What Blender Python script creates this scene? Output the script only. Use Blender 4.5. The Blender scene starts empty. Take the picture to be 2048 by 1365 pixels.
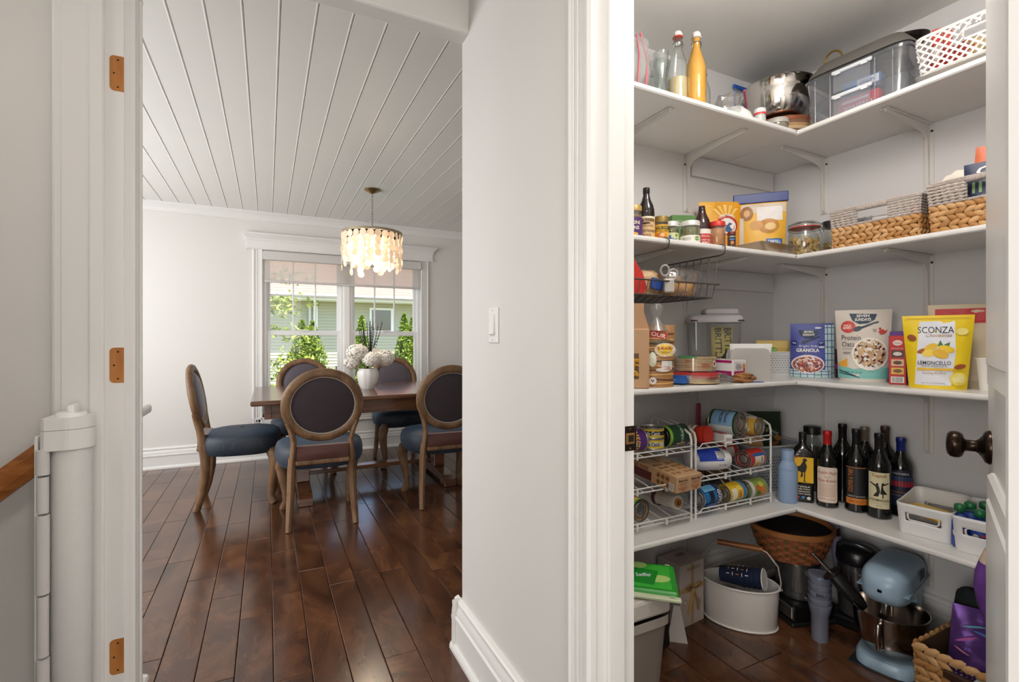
import bpy, bmesh, math, random
from mathutils import Vector, Matrix
R = math.radians
PI = math.pi
SC = bpy.context.scene
COL = SC.collection
random.seed(7)

# ------------------------------------------------------------------ camera
cam_d = bpy.data.cameras.new('camera')
cam_d.sensor_width = 36.0
cam_d.lens = 36.0 * 980 / 2048
cam_d.shift_y = -0.0007
cam_d.clip_start = 0.02
cam = bpy.data.objects.new('camera', cam_d)
COL.objects.link(cam)
cam.location = (0, 0, 1.16)
cam.rotation_euler = (R(90), 0, -math.atan(489 / 980))
SC.camera = cam

# ------------------------------------------------------------------ world, sun, large lights, exposure
SC.view_settings.view_transform = 'Standard'
SC.view_settings.look = 'None'
SC.view_settings.exposure = 0.1
SC.view_settings.gamma = 1.0
SC.view_settings.use_curve_mapping = False
SC.cycles.max_bounces = 10
SC.cycles.transparent_max_bounces = 24
SC.cycles.sample_clamp_indirect = 6.0
SC.cycles.caustics_reflective = False
SC.cycles.caustics_refractive = False
W = bpy.data.worlds.new('sky'); SC.world = W; W.use_nodes = True
nt = W.node_tree; nt.nodes.clear()
sky = nt.nodes.new('ShaderNodeTexSky'); sky.sky_type = 'NISHITA'
sky.sun_disc = False; sky.sun_elevation = R(60); sky.sun_rotation = R(160)
bg = nt.nodes.new('ShaderNodeBackground'); bg.inputs[1].default_value = 0.42
wo = nt.nodes.new('ShaderNodeOutputWorld')
nt.links.new(sky.outputs[0], bg.inputs[0]); nt.links.new(bg.outputs[0], wo.inputs[0])

def lamp(name, kind, loc, rot, power, color=(1, 1, 1), size=(1, 1), shape='RECTANGLE'):
    l = bpy.data.lights.new(name, kind); l.energy = power; l.color = color
    if kind == 'AREA':
        l.shape = shape; l.size = size[0]; l.size_y = size[1]
    o = bpy.data.objects.new(name, l); o.location = loc; o.rotation_euler = rot
    COL.objects.link(o)
    return o
sun = lamp('sun', 'SUN', (0, -10, 20), (R(25), R(8), 0), 9.0, (1.0, 0.95, 0.86))
sun.data.angle = R(0.6)
# area fills added out of view to brighten the rooms; portal at the dining window
lamp('fill_area_hall', 'AREA', (-0.2, -3.35, 1.45), (R(90), 0, 0), 90, (1.0, 0.97, 0.935), (3.6, 2.0))
lamp('fill_area_west', 'AREA', (-3.02, -1.1, 1.45), (0, R(-90), 0), 84, (1.0, 0.975, 0.945), (1.4, 2.6))
lamp('fill_area_dining', 'AREA', (-2.12, 3.5, 1.4), (0, R(-90), 0), 74, (0.97, 0.985, 1.0), (1.6, 2.6))
lamp('window_portal_north', 'AREA', (0.75, 5.49, 1.2), (R(-90), 0, 0), 1, (1, 1, 1), (1.56, 1.62)).data.cycles.is_portal = True

# unseen lights added overhead to brighten hall, stairwell and pantry
lamp('fill_light_hall', 'AREA', (0.12, -0.25, 2.335), (0, 0, 0), 7, (1.0, 0.96, 0.90), (0.4, 0.4), 'DISK')
lamp('fill_light_stairs', 'POINT', (-1.3, 1.08, 2.15), (0, 0, 0), 7, (1.0, 0.98, 0.95)).data.shadow_soft_size = 0.13
lamp('fill_light_pantry', 'POINT', (1.22, 0.66, 2.20), (0, 0, 0), 15, (1.0, 0.965, 0.93)).data.shadow_soft_size = 0.13

# ------------------------------------------------------------------ materials
def C(h):
    h = h.lstrip('#'); o = []
    for i in (0, 2, 4):
        c = int(h[i:i + 2], 16) / 255
        o.append(c / 12.92 if c <= 0.04045 else ((c + 0.055) / 1.055) ** 2.4)
    return (*o, 1)
MATS = {}
def newmat(name):
    m = bpy.data.materials.new(name); m.use_nodes = True
    return m, m.node_tree, m.node_tree.nodes['Principled BSDF']
def M(col, rough=0.5, metal=0.0, spec=0.5, bump=0.0, bscale=200.0, var=0.0, vscale=8.0, sheen=0.0, coat=0.0):
    """plain procedural surface: colour with optional noise variation and fine relief"""
    key = (col, rough, metal, spec, bump, bscale, var, vscale, sheen, coat)
    if key in MATS: return MATS[key]
    m, t, b = newmat('mat_' + col.lstrip('#'))
    b.inputs['Base Color'].default_value = C(col)
    b.inputs['Roughness'].default_value = rough
    b.inputs['Metallic'].default_value = metal
    b.inputs['Specular IOR Level'].default_value = spec
    b.inputs['Sheen Weight'].default_value = sheen
    b.inputs['Coat Weight'].default_value = coat
    if var or bump:
        tc = t.nodes.new('ShaderNodeTexCoord')
    if var:
        n = t.nodes.new('ShaderNodeTexNoise'); n.inputs['Scale'].default_value = vscale; n.inputs['Detail'].default_value = 4
        t.links.new(tc.outputs['Object'], n.inputs['Vector'])
        mx = t.nodes.new('ShaderNodeMix'); mx.data_type = 'RGBA'
        a = C(col)
        mx.inputs['A'].default_value = tuple(min(1, x * (1 + var)) for x in a[:3]) + (1,)
        mx.inputs['B'].default_value = tuple(x * (1 - var) for x in a[:3]) + (1,)
        t.links.new(n.outputs['Fac'], mx.inputs['Factor']); t.links.new(mx.outputs['Result'], b.inputs['Base Color'])
    if bump:
        n2 = t.nodes.new('ShaderNodeTexNoise'); n2.inputs['Scale'].default_value = bscale
        t.links.new(tc.outputs['Object'], n2.inputs['Vector'])
        bp = t.nodes.new('ShaderNodeBump'); bp.inputs['Strength'].default_value = bump; bp.inputs['Distance'].default_value = 0.002
        t.links.new(n2.outputs['Fac'], bp.inputs['Height']); t.links.new(bp.outputs['Normal'], b.inputs['Normal'])
    MATS[key] = m
    return m
def CLEAR(tint='#ffffff', haze=0.03, gloss=0.06, hazecol='#ffffff', rough=0.03, gmax=0.5):
    """clear glass or plastic: see-through, with facing-dependent reflection and a little haze"""
    key = ('clear', tint, haze, gloss, hazecol, rough, gmax)
    if key in MATS: return MATS[key]
    m, t, b = newmat('clear_' + tint.lstrip('#')); t.nodes.remove(b)
    out = t.nodes['Material Output']
    tr = t.nodes.new('ShaderNodeBsdfTransparent'); tr.inputs[0].default_value = C(tint)
    df = t.nodes.new('ShaderNodeBsdfDiffuse'); df.inputs[0].default_value = C(hazecol)
    tl = t.nodes.new('ShaderNodeBsdfTranslucent'); tl.inputs[0].default_value = C(hazecol)
    ad = t.nodes.new('ShaderNodeMixShader'); ad.inputs[0].default_value = 0.4
    t.links.new(df.outputs[0], ad.inputs[1]); t.links.new(tl.outputs[0], ad.inputs[2])
    m1 = t.nodes.new('ShaderNodeMixShader'); m1.inputs[0].default_value = haze
    t.links.new(tr.outputs[0], m1.inputs[1]); t.links.new(ad.outputs[0], m1.inputs[2])
    gl = t.nodes.new('ShaderNodeBsdfGlossy'); gl.inputs['Roughness'].default_value = rough
    lw = t.nodes.new('ShaderNodeLayerWeight'); lw.inputs[0].default_value = 0.35
    mp = t.nodes.new('ShaderNodeMapRange'); mp.inputs['To Min'].default_value = gloss; mp.inputs['To Max'].default_value = min(1, gloss + gmax)
    t.links.new(lw.outputs['Facing'], mp.inputs['Value'])
    m2 = t.nodes.new('ShaderNodeMixShader')
    t.links.new(mp.outputs[0], m2.inputs[0]); t.links.new(m1.outputs[0], m2.inputs[1]); t.links.new(gl.outputs[0], m2.inputs[2])
    t.links.new(m2.outputs[0], out.inputs[0])
    MATS[key] = m
    return m
def EMIT(col, power):
    key = ('emit', col, power)
    if key in MATS: return MATS[key]
    m, t, b = newmat('lit_' + col.lstrip('#'))
    b.inputs['Base Color'].default_value = C(col)
    b.inputs['Emission Color'].default_value = C(col); b.inputs['Emission Strength'].default_value = power
    MATS[key] = m
    return m
def WOOD(name, cols, scale=(3, 40, 3), rough=0.4, spec=0.5, bump=0.1, dist=4.0, rnd=0.0, coat=0.0):
    """streaky wood: stretched noise through a colour ramp, optional per-object shade"""
    key = ('wood', name)
    if key in MATS: return MATS[key]
    m, t, b = newmat(name)
    tc = t.nodes.new('ShaderNodeTexCoord'); mp = t.nodes.new('ShaderNodeMapping')
    mp.inputs['Scale'].default_value = scale
    src = tc.outputs['Object']
    oi = t.nodes.new('ShaderNodeObjectInfo')
    if rnd:
        ad = t.nodes.new('ShaderNodeVectorMath'); ad.operation = 'ADD'
        ml = t.nodes.new('ShaderNodeMath'); ml.operation = 'MULTIPLY'; ml.inputs[1].default_value = 37.0
        t.links.new(oi.outputs['Random'], ml.inputs[0]); t.links.new(src, ad.inputs[0]); t.links.new(ml.outputs[0], ad.inputs[1])
        src = ad.outputs[0]
    t.links.new(src, mp.inputs['Vector'])
    n = t.nodes.new('ShaderNodeTexNoise'); n.inputs['Scale'].default_value = 1.0; n.inputs['Detail'].default_value = 7
    n.inputs['Roughness'].default_value = 0.62; n.inputs['Distortion'].default_value = dist * 0.1
    t.links.new(mp.outputs[0], n.inputs['Vector'])
    r = t.nodes.new('ShaderNodeValToRGB'); e = r.color_ramp.elements
    e[0].position = 0.28; e[1].position = 0.74
    e[0].color = C(cols[0]); e[1].color = C(cols[-1])
    for k, c in enumerate(cols[1:-1]):
        x = e.new(0.28 + 0.46 * (k + 1) / (len(cols) - 1)); x.color = C(c)
    t.links.new(n.outputs['Fac'], r.inputs[0])
    last = r.outputs[0]
    if rnd:
        hs = t.nodes.new('ShaderNodeHueSaturation')
        mr = t.nodes.new('ShaderNodeMapRange'); mr.inputs['To Min'].default_value = 1 - rnd; mr.inputs['To Max'].default_value = 1 + rnd
        t.links.new(oi.outputs['Random'], mr.inputs['Value']); t.links.new(mr.outputs[0], hs.inputs['Value'])
        t.links.new(last, hs.inputs['Color']); last = hs.outputs[0]
    t.links.new(last, b.inputs['Base Color'])
    b.inputs['Roughness'].default_value = rough; b.inputs['Specular IOR Level'].default_value = spec
    b.inputs['Coat Weight'].default_value = coat; b.inputs['Coat Roughness'].default_value = 0.15
    if bump:
        bp = t.nodes.new('ShaderNodeBump'); bp.inputs['Strength'].default_value = bump; bp.inputs['Distance'].default_value = 0.003
        t.links.new(n.outputs['Fac'], bp.inputs['Height']); t.links.new(bp.outputs['Normal'], b.inputs['Normal'])
    MATS[key] = m
    return m

# ------------------------------------------------------------------ mesh builder
class MB:
    def __init__(s): s.v = []; s.f = []; s.m = []; s.fl = set()
    def add(s, vs, fs, mat=0, X=None, flat=False):
        o = len(s.v)
        if flat: s.fl.update(range(len(s.f), len(s.f) + len(fs)))
        s.v += [tuple(X @ Vector(p)) for p in vs] if X else [tuple(p) for p in vs]
        s.f += [tuple(o + i for i in f) for f in fs]; s.m += [mat] * len(fs)
        return s
    def bm(s, b, mat=0, X=None):
        b.verts.index_update()
        s.add([v.co.copy() for v in b.verts], [[v.index for v in f.verts] for f in b.faces], mat, X, True); b.free()
        return s
    def box(s, lo, hi, mat=0, bev=0.0, seg=1, X=None):
        if not bev:
            x0, y0, z0 = lo; x1, y1, z1 = hi
            return s.add([(x0, y0, z0), (x1, y0, z0), (x1, y1, z0), (x0, y1, z0), (x0, y0, z1), (x1, y0, z1), (x1, y1, z1), (x0, y1, z1)],
                         [(0, 3, 2, 1), (4, 5, 6, 7), (0, 1, 5, 4), (1, 2, 6, 5), (2, 3, 7, 6), (3, 0, 4, 7)], mat, X, True)
        b = bmesh.new(); bmesh.ops.create_cube(b, size=1)
        for v in b.verts:
            v.co = Vector(((lo[i] + hi[i]) / 2 + v.co[i] * (hi[i] - lo[i]) for i in range(3)))
        bmesh.ops.bevel(b, geom=list(b.edges), offset=bev, segments=seg, affect='EDGES', profile=0.5)
        return s.bm(b, mat, X)
    def cbox(s, c, d, mat=0, bev=0.0, seg=1, X=None):
        return s.box([c[i] - d[i] / 2 for i in range(3)], [c[i] + d[i] / 2 for i in range(3)], mat, bev, seg, X)
    def lathe(s, prof, n=24, c=(0, 0, 0), mat=0, X=None, sx=1.0, sy=1.0):
        vs = []; fs = []
        for r, z in prof:
            for k in range(n):
                a = 2 * PI * k / n
                vs.append((c[0] + r * sx * math.cos(a), c[1] + r * sy * math.sin(a), c[2] + z))
        for i in range(len(prof) - 1):
            for k in range(n):
                fs.append((i * n + k, i * n + (k + 1) % n, (i + 1) * n + (k + 1) % n, (i + 1) * n + k))
        if prof[0][0] > 1e-6: fs.append(tuple(range(n - 1, -1, -1)))
        if prof[-1][0] > 1e-6: fs.append(tuple((len(prof) - 1) * n + k for k in range(n)))
        return s.add(vs, fs, mat, X)
    def tube(s, pts, r, n=8, mat=0, closed=False, X=None, flat=1.0):
        P = [Vector(p) for p in pts]; L = len(P); rr = r if isinstance(r, (list, tuple)) else [r] * L
        vs = []; fs = []; up = None
        for i, p in enumerate(P):
            a = P[i - 1] if (i or closed) else p; b = P[(i + 1) % L] if (i < L - 1 or closed) else p
            d = (b - a).normalized() if (b - a).length > 1e-9 else Vector((0, 0, 1))
            if up is None:
                up = Vector((0, 0, 1)) if abs(d.z) < 0.9 else Vector((1, 0, 0))
            sd = d.cross(up).normalized(); up = sd.cross(d).normalized()
            for k in range(n):
                t = 2 * PI * k / n
                vs.append(p + rr[i] * (math.cos(t) * sd + flat * math.sin(t) * up))
        for i in range(L if closed else L - 1):
            j = (i + 1) % L
            for k in range(n):
                fs.append((i * n + k, i * n + (k + 1) % n, j * n + (k + 1) % n, j * n + k))
        if not closed:
            fs.append(tuple(range(n - 1, -1, -1))); fs.append(tuple((L - 1) * n + k for k in range(n)))
        return s.add(vs, fs, mat, X)
    def prism(s, poly, z0, z1, mat=0, X=None):
        n = len(poly)
        vs = [(x, y, z0) for x, y in poly] + [(x, y, z1) for x, y in poly]
        fs = [tuple(range(n - 1, -1, -1)), tuple(range(n, 2 * n))] + [(i, (i + 1) % n, n + (i + 1) % n, n + i) for i in range(n)]
        return s.add(vs, fs, mat, X, True)
    def sweep(s, prof, p0, p1, A, B, mat=0):
        """profile (a, b) along vectors A and B, carried from p0 to p1"""
        A, B, p0, p1 = Vector(A), Vector(B), Vector(p0), Vector(p1); n = len(prof)
        vs = [p0 + a * A + b * B for a, b in prof] + [p1 + a * A + b * B for a, b in prof]
        fs = [(i, (i + 1) % n, n + (i + 1) % n, n + i) for i in range(n)] + [tuple(range(n - 1, -1, -1)), tuple(range(n, 2 * n))]
        return s.add(vs, fs, mat, None, True)
    def grid(s, fn, nu, nv, mat=0, cu=False, X=None):
        vs = []; fs = []; N = nu if cu else nu + 1
        for j in range(nv + 1):
            for i in range(N): vs.append(fn(i / nu, j / nv))
        for j in range(nv):
            for i in range(nu):
                i2 = (i + 1) % N
                fs.append((j * N + i, j * N + i2, (j + 1) * N + i2, (j + 1) * N + i))
        return s.add(vs, fs, mat, X)
    def ball(s, c, r, mat=0, n=10, m=7, X=None):
        r = r if isinstance(r, (tuple, list)) else (r, r, r)
        def fn(u, v):
            a = 2 * PI * u; t = PI * (v - 0.5) * 0.999
            return (c[0] + r[0] * math.cos(a) * math.cos(t), c[1] + r[1] * math.sin(a) * math.cos(t), c[2] + r[2] * math.sin(t))
        return s.grid(fn, n, m, mat, True, X)
    def mesh(s, name, mats, ang=50):
        me = bpy.data.meshes.new(name); me.from_pydata(s.v, [], s.f)
        for m in (mats if isinstance(mats, (list, tuple)) else [mats]): me.materials.append(m)
        me.polygons.foreach_set('material_index', s.m)
        b = bmesh.new(); b.from_mesh(me); bmesh.ops.recalc_face_normals(b, faces=b.faces); b.to_mesh(me); b.free()
        me.set_sharp_from_angle(angle=R(ang))
        me.polygons.foreach_set('use_smooth', [i not in s.fl for i in range(len(me.polygons))])
        return me
    def build(s, name, mats, parent=None, loc=(0, 0, 0), rot=(0, 0, 0), ang=50):
        return link(name, s.mesh(name, mats, ang), parent, loc, rot)
def link(name, me, parent=None, loc=(0, 0, 0), rot=(0, 0, 0)):
    o = bpy.data.objects.new(name, me); COL.objects.link(o); o.parent = parent
    o.location = loc; o.rotation_euler = rot
    return o
def tag(o, label, cat, group=None):
    o['label'] = label; o['category'] = cat
    if group: o['group'] = group
    return o
def thing(name, label, cat, loc=(0, 0, 0), rz=0.0, group=None, rot=None):
    o = link(name, None, None, loc, rot or (0, 0, R(rz)))
    o.empty_display_size = 0.05
    return tag(o, label, cat, group)
def struct(o): o['kind'] = 'structure'; return o
def dup(root, loc, rz, label, group=None):
    r = root.copy(); COL.objects.link(r); r.location = loc; r.rotation_euler = (0, 0, R(rz)); r['label'] = label
    if group: r['group'] = group
    for ch in list(root.children):
        c = ch.copy(); COL.objects.link(c); c.parent = r
        for g in list(ch.children):
            d = g.copy(); COL.objects.link(d); d.parent = c
    return r

# ------------------------------------------------------------------ flat print on packages
TXT = {}
def textmesh(body, shear=0.0, bold=0.0, space=1.0):
    key = (body, shear, bold, space)
    if key not in TXT:
        cu = bpy.data.curves.new('lettering', 'FONT'); cu.body = body; cu.size = 1.0; cu.resolution_u = 2
        cu.align_x = 'CENTER'; cu.align_y = 'CENTER'; cu.shear = shear; cu.offset = bold; cu.space_character = space; cu.space_line = 0.85
        cu.fill_mode = 'FRONT'
        ob = bpy.data.objects.new('lettering', cu); me = ob.to_mesh()
        vs = [tuple(v.co) for v in me.vertices]; fs = [tuple(p.vertices) for p in me.polygons]
        ob.to_mesh_clear(); bpy.data.objects.remove(ob); bpy.data.curves.remove(cu)
        if vs:
            x0 = min(v[0] for v in vs); x1 = max(v[0] for v in vs); y0 = min(v[1] for v in vs); y1 = max(v[1] for v in vs)
            cx, cy = (x0 + x1) / 2, (y0 + y1) / 2
            vs = [(x - cx, y - cy) for x, y, z in vs]; dims = (x1 - x0, y1 - y0)
        else: dims = (1, 1)
        TXT[key] = (vs, fs, dims)
    return TXT[key]
def prints(parent, S, items, name='printed_label', rough=0.45):
    """items: ('r',u,v,w,h,col) ('e',u,v,rx,ry,col) ('t',u,v,width,height,text,col,{opts}) ('p',pts,col);
    drawn in order, each laid a hair above the last on surface S(u, v, off)"""
    mb = MB(); mats = []
    def mi(col):
        m = col if not isinstance(col, str) else M(col, rough)
        if m not in mats: mats.append(m)
        return mats.index(m)
    for k, it in enumerate(items):
        off = 0.0008 + 0.00018 * min(k, 14) + 0.00003 * k; q = it[0]; off += 0.0008 * (q == 't')
        if q == 'r':
            _, u, v, w, h, col = it[:6]; rot = it[6] if len(it) > 6 else 0
            ca, sa = math.cos(R(rot)), math.sin(R(rot))
            nu = max(1, min(44, int(w / 0.005))); nv = max(1, min(14, int(h / 0.01)))
            mb.grid(lambda a, b: S(u + (a - .5) * w * ca - (b - .5) * h * sa, v + (a - .5) * w * sa + (b - .5) * h * ca, off), nu, nv, mi(col))
        elif q == 'e':
            _, u, v, rx, ry, col = it[:6]; rot = it[6] if len(it) > 6 else 0
            ca, sa = math.cos(R(rot)), math.sin(R(rot))
            def fe(a, b):
                x = rx * b * math.cos(2 * PI * a); y = ry * b * math.sin(2 * PI * a)
                return S(u + x * ca - y * sa, v + x * sa + y * ca, off)
            mb.grid(fe, 18, 1 if rx < 0.012 else 3, mi(col), True)
        elif q == 'p':
            b = bmesh.new(); f = b.faces.new([b.verts.new((x, y, 0)) for x, y in it[1]])
            bmesh.ops.triangulate(b, faces=[f])
            ext = max(max(x for x, y in it[1]) - min(x for x, y in it[1]), max(y for x, y in it[1]) - min(y for x, y in it[1]))
            bmesh.ops.subdivide_edges(b, edges=list(b.edges), cuts=max(1, min(18, int(ext / .008))), use_grid_fill=True)
            for v in b.verts: v.co = S(v.co.x, v.co.y, off)
            mb.bm(b, mi(it[2]))
        elif q == 't':
            _, u, v, w, h, txt, col = it[:7]; op = it[7] if len(it) > 7 else {}
            vs, fs, dm = textmesh(txt, op.get('shear', 0), op.get('bold', 0), op.get('space', 1))
            sx = w / dm[0]; sy = h / dm[1] if h else sx
            a = R(op.get('rot', 0)); ca, sa = math.cos(a), math.sin(a); bend = op.get('bend', 0)
            pts = []
            for x, y in vs:
                X, Y = x * sx, y * sy
                Y += bend * (1 - (2 * X / w) ** 2)
                pts.append(S(u + X * ca - Y * sa, v + X * sa + Y * ca, off))
            mb.add(pts, fs, mi(col))
    if not mb.v: return None
    me = bpy.data.meshes.new(name); me.from_pydata(mb.v, [], mb.f)
    for m in mats: me.materials.append(m)
    me.polygons.foreach_set('material_index', mb.m)
    return link(name, me, parent)
def S_cyl(r, z0=0.0, a0=0.0):
    return lambda u, v, off: ((r + off) * math.sin(u / r + a0), -(r + off) * math.cos(u / r + a0), z0 + v)
def S_flat(y, x0=0.0, z0=0.0):
    return lambda u, v, off: (x0 + u, y - off, z0 + v)
def S_top(z, x0=0.0, y0=0.0):
    return lambda u, v, off: (x0 + u, y0 + v, z + off)
def S_left(x, z0=0.0):
    return lambda u, v, off: (x - off, -u, z0 + v)
def S_right(x, z0=0.0):
    return lambda u, v, off: (x + off, u, z0 + v)
# ------------------------------------------------------------------ the setting
PAINT = M('#dedbd7', 0.55, bump=0.05, bscale=90, spec=0.3)
PPAINT = M('#dbd9d8', 0.55, bump=0.05, bscale=90, spec=0.3)
TRIM = M('#e6e4e1', 0.32, spec=0.4)
SHELFW = M('#e9e7e4', 0.3, spec=0.5)
CEILW = M('#e6e4df', 0.4, spec=0.35)
DARKGAP = M('#20150f', 0.9)
ZC = 2.41                      # ceiling height
YW = 5.38                      # dining window wall
FLOORW = WOOD('dark_hardwood', ['#331d13', '#4a2d1e', '#603d27', '#6f4a31'], (7, 2.6, 5), 0.19, 0.75, 0.04, 6.0, 0.16)

floor = struct(MB().box((-3.2, -3.7, -0.1), (3.0, 5.5, -0.011)).build('floor', M('#2a170f', 0.6)))
def plank_mesh():
    mb = MB().box((0.0008, 0.0012, -0.0105), (0.1204, 0.9985, 0.0), 0, 0.0028, 2)
    return mb.mesh('plank', FLOORW)
PLK = plank_mesh()
def lay(x0, rows, ya, yb, seed):
    rng = random.Random(seed)
    for k in range(rows):
        y = ya - rng.random() * 0.5
        while y < yb:
            L = rng.choice((0.38, 0.5, 0.62, 0.75, 0.9, 1.1))
            a, b = max(y, ya), min(y + L, yb)
            if b - a > 0.05:
                o = link('plank', PLK, floor, (x0 + k * 0.121, a, rng.random() * 0.0006)); o.scale = (1, b - a, 1)
            y += L
lay(0.019 - 12 * 0.121, 30, 1.5, 5.38, 3)
lay(0.019 - 3 * 0.121, 6, 0.55, 1.5, 5)
lay(0.019 + 6 * 0.121, 13, 0.2, 1.615, 11)

# walls: each one a thick slab, openings left free
def wall(name, boxes, m=PAINT):
    mb = MB()
    for lo, hi in boxes: mb.box(lo, hi)
    return struct(mb.build(name, m))
def rounded_end(x0, x1, y0, y1, r=0.014):
    p = [(x0, y0), (x1, y0), (x1, y1)]
    for k in range(7):
        a = R(90 + 15 * k); p.append((x0 + r + r * math.cos(a), y1 - r + r * math.sin(a)))
    return p
wm = MB().prism(rounded_end(0.65, 0.76, 0.893, 1.73), 0, ZC)
wm.box((0.65, 0.209, 2.06), (0.76, 0.893, ZC)).box((0.65, -0.7, 0), (0.76, 0.209, ZC))
struct(wm.build('wall_pantry_side', PAINT))
wall('wall_pantry_north', [((0.76, 1.615, 0), (2.4, 1.73, ZC)), ((2.4, 1.66, 0), (2.75, 1.73, ZC))], PPAINT)
wall('wall_pantry_east', [((2.273, -0.05, 0), (2.4, 1.615, ZC))], PPAINT)
wall('wall_pantry_south', [((0.76, -0.05, 0), (2.273, 0.06, ZC))], PPAINT)
hd = MB().box((-0.448, 1.652, 2.266), (0.66, 1.73, ZC), 0, 0.012, 3)
struct(hd.build('wall_header', PAINT))
wall('wall_stair_side', [((-0.448, 1.565, 0), (-0.325, 1.73, ZC)), ((-0.448, 0.70, 2.08), (-0.325, 1.565, ZC)), ((-0.448, 0.5, 0), (-0.325, 0.70, ZC))])
wall('wall_stairwell', [((-3.0, 1.62, 0), (-0.448, 1.73, ZC)), ((-3.0, 0.5, 0), (-0.448, 0.6, ZC)), ((-3.1, 0.5, 0), (-3.0, 1.73, ZC))])
wall('wall_north', [((-2.4, YW, 0), (-0.04, 5.5, ZC)), ((1.537, YW, 0), (2.75, 5.5, ZC)), ((-0.04, YW, 0), (1.537, 5.5, 0.405)), ((-0.04, YW, 2.035), (1.537, 5.5, ZC))])
wall('wall_west', [((-2.4, 1.73, 0), (-2.25, YW, ZC))])
wall('wall_east', [((2.62, 1.73, 0), (2.75, YW, ZC))])
wall('wall_south', [((-3.2, -3.7, 0), (3.0, -3.55, ZC)), ((-3.2, -3.55, 0), (-3.1, 0.6, ZC)), ((2.9, -3.55, 0), (3.0, -0.05, ZC)), ((0.76, -0.15, 0), (2.9, -0.05, ZC)), ((-3.1, 0.4, 0), (-0.448, 0.5, ZC))])

# ceilings: beaded boards in the dining room, plain plaster elsewhere
ceil = struct(MB().box((-3.3, -3.8, ZC + 0.016), (3.1, 5.6, ZC + 0.12)).box((-3.2, -3.7, ZC), (3.0, 1.652, ZC + 0.02)).build('ceiling', CEILW))
bp = [(0.0, 0.02), (0.0, 0.0045), (0.004, 0.0), (0.1185, 0.0), (0.1205, -0.0015), (0.1235, -0.0015), (0.1252, 0.0005), (0.127, 0.0045), (0.127, 0.02)]
BRD = MB().sweep(bp, (0, 1.73, 0), (0, YW, 0), (1, 0, 0), (0, 0, 1)).mesh('ceiling_board', CEILW)
for k in range(39):
    link('ceiling_board', BRD, ceil, (-0.463 - 14 * 0.127 + k * 0.127, 0, ZC))

# baseboards, crown, casings
BASE = [(0, 0), (.036, 0), (.036, .012), (.031, .023), (.023, .028), (.021, .112), (.0265, .116), (.0265, .127), (.020, .132), (.021, .142), (.0185, .152), (.012, .168), (.0165, .173), (.0165, .182), (.012, .188), (0, .192)]
def baseboard(name, segs):
    mb = MB()
    for p0, p1, n in segs: mb.sweep(BASE, p0, p1, n, (0, 0, 1))
    return struct(mb.build(name, TRIM, ang=30))
baseboard('baseboard_north', [((-2.25, YW, 0), (2.62, YW, 0), (0, -1, 0))])
baseboard('baseboard_pantry_side', [((0.65, 0.975, 0), (0.65, 1.76, 0), (-1, 0, 0)), ((0.62, 1.73, 0), (2.62, 1.73, 0), (0, 1, 0))])
baseboard('baseboard_pantry', [((0.76, 1.615, 0), (2.273, 1.615, 0), (0, -1, 0)), ((2.273, 0.06, 0), (2.273, 1.615, 0), (-1, 0, 0)), ((0.76, 0.98, 0), (0.76, 1.615, 0), (1, 0, 0))])
baseboard('baseboard_dining', [((-2.25, 1.73, 0), (-0.31, 1.73, 0), (0, 1, 0)), ((-2.25, 1.73, 0), (-2.25, YW, 0), (1, 0, 0)), ((2.62, 1.73, 0), (2.62, YW, 0), (-1, 0, 0)), ((-0.325, 1.66, 0), (-0.325, 1.75, 0), (1, 0, 0))])
CROWN = [(0, 0), (.052, 0), (.052, -.012), (.044, -.02), (.03, -.034), (.018, -.052), (.012, -.068), (.014, -.074), (.014, -.084), (0, -.09)]
mb = MB()
mb.sweep(CROWN, (-2.25, YW, ZC), (2.62, YW, ZC), (0, -1, 0), (0, 0, 1)).sweep(CROWN, (-2.25, 1.73, ZC), (-2.25, YW, ZC), (1, 0, 0), (0, 0, 1)).sweep(CROWN, (2.62, 1.73, ZC), (2.62, YW, ZC), (-1, 0, 0), (0, 0, 1))
struct(mb.build('trim_crown', TRIM, ang=25))
CASE = [(0, 0), (0, .014), (.004, .02), (.012, .022), (.018, .018), (.024, .0175), (.026, .013), (.030, .013), (.032, .0175), (.042, .0175), (.044, .013), (.048, .013), (.050, .0175), (.070, .0175), (.074, .021), (.084, .021), (.090, .014), (.090, 0)]
def cased(name, parts, m=TRIM):
    mb = MB()
    for p0, p1, A, B in parts: mb.sweep(CASE, p0, p1, A, B)
    return struct(mb.build(name, m, ang=25))
def cap(mb, x0, x1, y, dy, layers):
    """stacked moulding against the wall plane y, returned at both ends; layers = (z, projection)"""
    vs = []; fs = []
    for z, o in layers: vs += [(x0 - o, y, z), (x0 - o, y + dy * o, z), (x1 + o, y + dy * o, z), (x1 + o, y, z)]
    for i in range(len(layers) - 1):
        for k in range(4): fs.append((i * 4 + k, i * 4 + (k + 1) % 4, i * 4 + 4 + (k + 1) % 4, i * 4 + 4 + k))
    fs += [(0, 1, 2, 3), tuple(4 * (len(layers) - 1) + k for k in range(4))]
    return mb.add(vs, fs)
HEADCAP = lambda z: [(z, .020), (z, .034), (z + .010, .034), (z + .014, .024), (z + .085, .024), (z + .09, .03), (z + .10, .03), (z + .115, .038), (z + .135, .058), (z + .142, .066), (z + .155, .066), (z + .157, .04)]
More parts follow.
